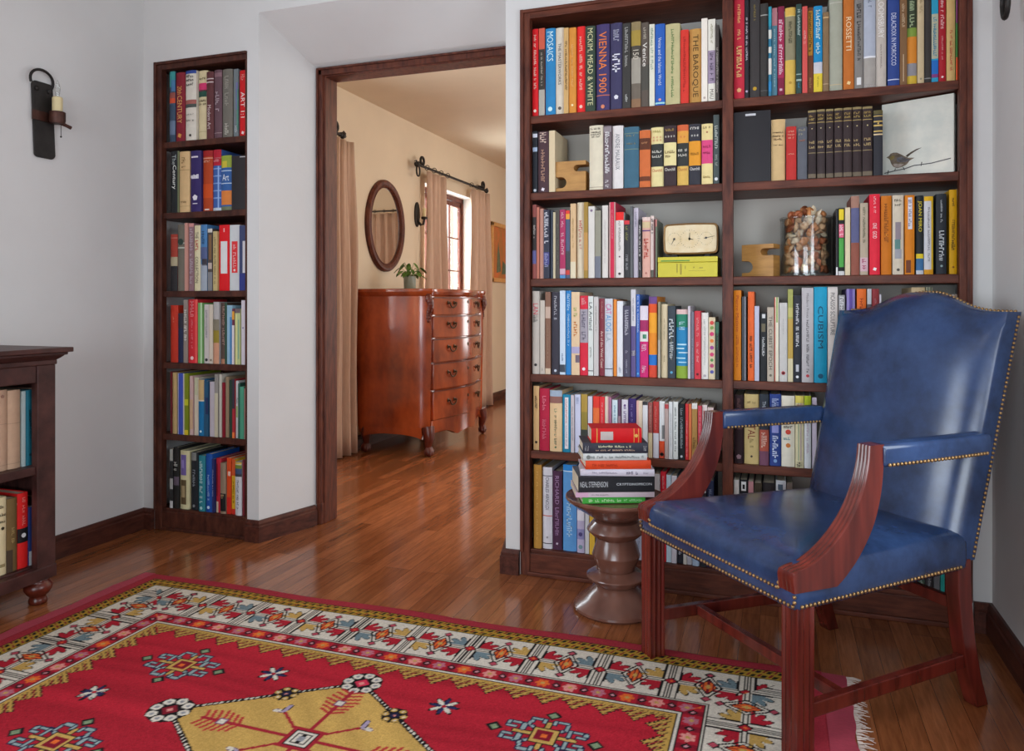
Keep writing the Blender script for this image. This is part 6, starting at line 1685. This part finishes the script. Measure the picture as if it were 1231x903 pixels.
# medallion centre: hooked square with radiating arms
ARM = L3('9c2430')
for bx, by in ((0, .13), (0, -.13), (.2, 0), (-.2, 0)): seg(0, 0, bx, by, .0065, ARM)
for bx, by in ((.115, .092), (-.115, .092), (.115, -.092), (-.115, -.092)):
    seg(0, 0, bx, by, .0045, ARM)
    seg(bx, by, bx + .022 * np.sign(bx), by - .004 * np.sign(by), .006, WHT, outline=.002, oc=L3('6c4c6c')); seg(bx, by, bx - .002 * np.sign(bx), by + .026 * np.sign(by), .006, L3('a090a8'), outline=.002)
sq = np.maximum(AU, AV)
put(sq < .043, ARM); put(sq < .033, BLK); put(sq < .029, WHT); put((sq < .021) & ((sq > .016) | (AU < .004)), BLK); put(sq < .008, L3('8c8c90'))
def comb(cx_, cy_, dx, dy):
    for k in range(-3, 4):
        o = k * .017
        px, py = cx_ + dx * o, cy_ + dy * o
        ln = .046 - .005 * abs(k)
        for sg in (-1, 1): seg(px, py, px + (-dy * sg) * ln + dx * .014, py + (dx * sg) * ln + dy * .014, .0042, L3('b03834'))
    seg(cx_ - dx * .06, cy_ - dy * .06, cx_ + dx * .06, cy_ + dy * .06, .006, ARM)
    q = np.maximum(np.abs(U - cx_), np.abs(V - cy_)); put(q < .014, L3('6c4c6c')); put(q < .010, WHT)
comb(0, .172, 0, 1); comb(0, -.172, 0, -1); comb(.232, 0, 1, 0); comb(-.232, 0, -1, 0)
# hooked ornaments and stars in the four corners of the field
TEAL = L3('8c9c9c')
for sgx in (-1, 1):
    for sgy in (-1, 1):
        uu, vv = U * sgx - .545, V * sgy - .205
        k = dict(uu=uu, vv=vv)
        for a_ in ((-.028, 0, -.075, 0), (.028, 0, .075, 0), (0, .025, 0, .055), (0, -.025, 0, -.055)): seg(*a_, .0055, YEL, outline=.003, **k)
        for qx in (-1, 1):
            for qy in (-1, 1):
                for a_ in ((.028, .024, .048, .038), (.048, .038, .098, .036), (.098, .036, .098, .018), (.098, .018, .080, .018), (.048, .038, .044, .068), (.044, .068, .014, .068), (.014, .068, .014, .056), (.058, .012, .058, .036)):
                    seg(a_[0] * qx, a_[1] * qy, a_[2] * qx, a_[3] * qy, .0040, TEAL, outline=.0040, oc=NAV, **k)
        for qx, qy in ((-.128, 0), (.128, 0), (0, .092), (0, -.092)):
            dm = np.abs(uu - qx) + np.abs(vv - qy); put(dm < .022, BLK); put(dm < .013, L3('7c8c6c'))
        dm = np.maximum(np.abs(uu), np.abs(vv)); put(dm < .034, BLK); put(dm < .030, YEL); put(dm < .020, DRED); put(dm < .008, ORG)
        for cx_, cy_, r, n in ((.262, .248, .040, 8), (.655, .004, .036, 8)):
            uu2, vv2 = U * sgx - cx_, V * sgy - cy_
            rr = np.hypot(uu2, vv2); a = np.arctan2(vv2, uu2)
            sh = r * (.42 + .58 * np.abs(np.cos(4 * a)) ** 1.4)
            put(rr < sh * 1.06 + .002, BLK)
            put((rr < sh * .94) & (np.round(a / (math.pi / 4)) % 2 == 0), L3('2a2a50')); put((rr < sh * .94) & (np.round(a / (math.pi / 4)) % 2 != 0), WHT); put(rr < .007, RED)
img *= (1 + .06 * rs.randn(*X.shape))[..., None]
img = np.clip(img, .002, .9)

rug = thing('rug', 'red hand-knotted rug with yellow medallion, white border and fringed ends', 'rug', (RXC, RYC, 0))
PT = .006
zz_ = np.full(X.shape, PT) + rs.uniform(-.0003, .0003, X.shape)
edge = .012 * 0
verts = np.stack([X - RXC, Y - RYC + .006 * np.sin(X * 9) * np.clip((np.abs(Y - RYC) - .6) / .17, 0, 1), zz_], -1).reshape(-1, 3)
Wn = nx + 1
idx = np.arange((ny) * (nx)).reshape(ny, nx)
ii = (np.arange(ny)[:, None] * Wn + np.arange(nx)[None, :])
faces = np.stack([ii, ii + 1, ii + Wn + 1, ii + Wn], -1).reshape(-1, 4)
# short side walls down to the floor
nb_ = len(verts)
bl = np.concatenate([np.arange(0, Wn), (np.arange(1, ny + 1)) * Wn + nx, ny * Wn + np.arange(nx - 1, -1, -1), np.arange(ny - 1, 0, -1) * Wn])
low = verts[bl].copy(); low[:, 2] = .0006
verts = np.concatenate([verts, low]); nbl = len(bl)
sf = np.stack([bl, nb_ + np.arange(nbl), nb_ + (np.arange(nbl) + 1) % nbl, np.roll(bl, -1)], -1)
faces = np.concatenate([faces, sf])
me = bpy.data.meshes.new('pile')
me.vertices.add(len(verts)); me.vertices.foreach_set('co', verts.astype(np.float32).ravel())
me.loops.add(faces.size); me.loops.foreach_set('vertex_index', faces.astype(np.int32).ravel())
me.polygons.add(len(faces)); me.polygons.foreach_set('loop_start', np.arange(0, faces.size, 4, dtype=np.int32))
me.update(calc_edges=True)
ca = me.color_attributes.new('dye', 'FLOAT_COLOR', 'POINT')
flat = img.reshape(-1, 3); flat = np.concatenate([flat, flat[bl]])
ca.data.foreach_set('color', np.concatenate([flat, np.ones((len(flat), 1))], 1).astype(np.float32).ravel())
me.materials.append(M['rug'])
po = bpy.data.objects.new('pile', me); COL.objects.link(po); po.parent = rug
kel = simple('red_flatweave', lin('a8384a'), .95, var=.16, scale=90, stretch=(1, 6, 1), bump=.4, bscale=200)
for sg, wd in ((1, .066), (-1, .05)):
    x0 = RX1 - RXC if sg > 0 else RX0 - RXC
    n = 60; rings = []
    for i in range(n + 1):
        y = RY0 - RYC + (RY1 - RY0) * i / n
        wv = .004 * math.sin(i * .5) + .003 * math.sin(i * 1.3)
        a_, b_ = x0, x0 + sg * (wd + wv)
        rings.append([(a_, y, .0006), (b_, y, .0006), (b_, y, .0045), (a_, y, .0055)])
    MB().loft(rings).build('flatweave_end', kel, rug)
    if sg < 0: continue
    m = MB(); rf = random.Random(4 + sg)
    for k in range(330):
        y = RY0 - RYC + (RY1 - RY0) * (k + .5) / 330 + rf.uniform(-.002, .002)
        L_ = rf.uniform(.018, .042); dy = rf.uniform(-.014, .014)
        xe = x0 + sg * (wd - .002)
        m.tube([(xe, y, .003), (xe + sg * L_ * .5, y + dy * .3, .0045), (xe + sg * L_, y + dy, .0014)], [.0012, .0013, .0007], 4)
    m.build('fringe', M['fringe'], rug)

# ------------------------------------------------------------------ daylight, far lamp, near fill light, sky
wd = bpy.data.worlds.new('sky'); scene.world = wd; wd.use_nodes = True
nt = wd.node_tree; bg = nt.nodes['Background']
bg.inputs['Color'].default_value = (.86, .93, 1.0, 1); bg.inputs['Strength'].default_value = 3.2
def area(name, loc, rot, sx, sy, power, color):
    l = bpy.data.lights.new(name, 'AREA'); l.shape = 'RECTANGLE'; l.size = sx; l.size_y = sy; l.energy = power; l.color = color
    o = bpy.data.objects.new(name, l); COL.objects.link(o); o.location = loc; o.rotation_euler = rot
    return o
DAY = (.90, 1.0, 1.09)
area('window_daylight_back', (-.5, -2.66, 1.12), (R(90), 0, 0), 1.95, 1.4, P_BACK, DAY)
area('window_daylight_side', (-2.93, .02, 1.67), (0, R(-90), 0), 1.1, 1.9, P_SIDE, (.88, .97, 1.08))
area('window_daylight_right', (.77, 1.375, 1.33), (0, R(90), 0), 1.0, 1.15, P_RIGHT, DAY)
area('far_window_daylight', (-3.10, 6.5, 1.45), (0, R(-90), 0), 1.25, 1.05, P_FARW, (.95, .98, 1.0))
area('far_near_window_daylight', (-3.10, 3.70, 1.42), (0, R(-90), 0), 1.25, .62, P_FARN, (.93, .97, 1.05))
area('far_side_window_daylight', (1.5, 5.45, 1.35), (0, R(90), 0), 1.6, 2.2, P_FARS, (1.0, .97, .92))
area('far_end_window_daylight', (-.4, YE + .1, 1.3), (R(-90), 0, 0), 1.4, 1.6, P_FARE, (1.0, .95, .88))
def lamp(name, loc, power, color, r=.12):
    l = bpy.data.lights.new(name, 'POINT'); l.energy = power; l.color = color; l.shadow_soft_size = r
    o = bpy.data.objects.new(name, l); COL.objects.link(o); o.location = loc
lamp('far_ceiling_lamp', (-.6, 5.6, 2.3), P_FARL, (1.0, .86, .68))
lamp('near_fill_light', (-1.0, .2, 2.45), P_NEAR, (.97, 1.0, 1.0), .25)  # unseen weak fill light, added to lift the near room; no fixture there
scene.view_settings.exposure = EXPO
bpy.context.view_layer.update()
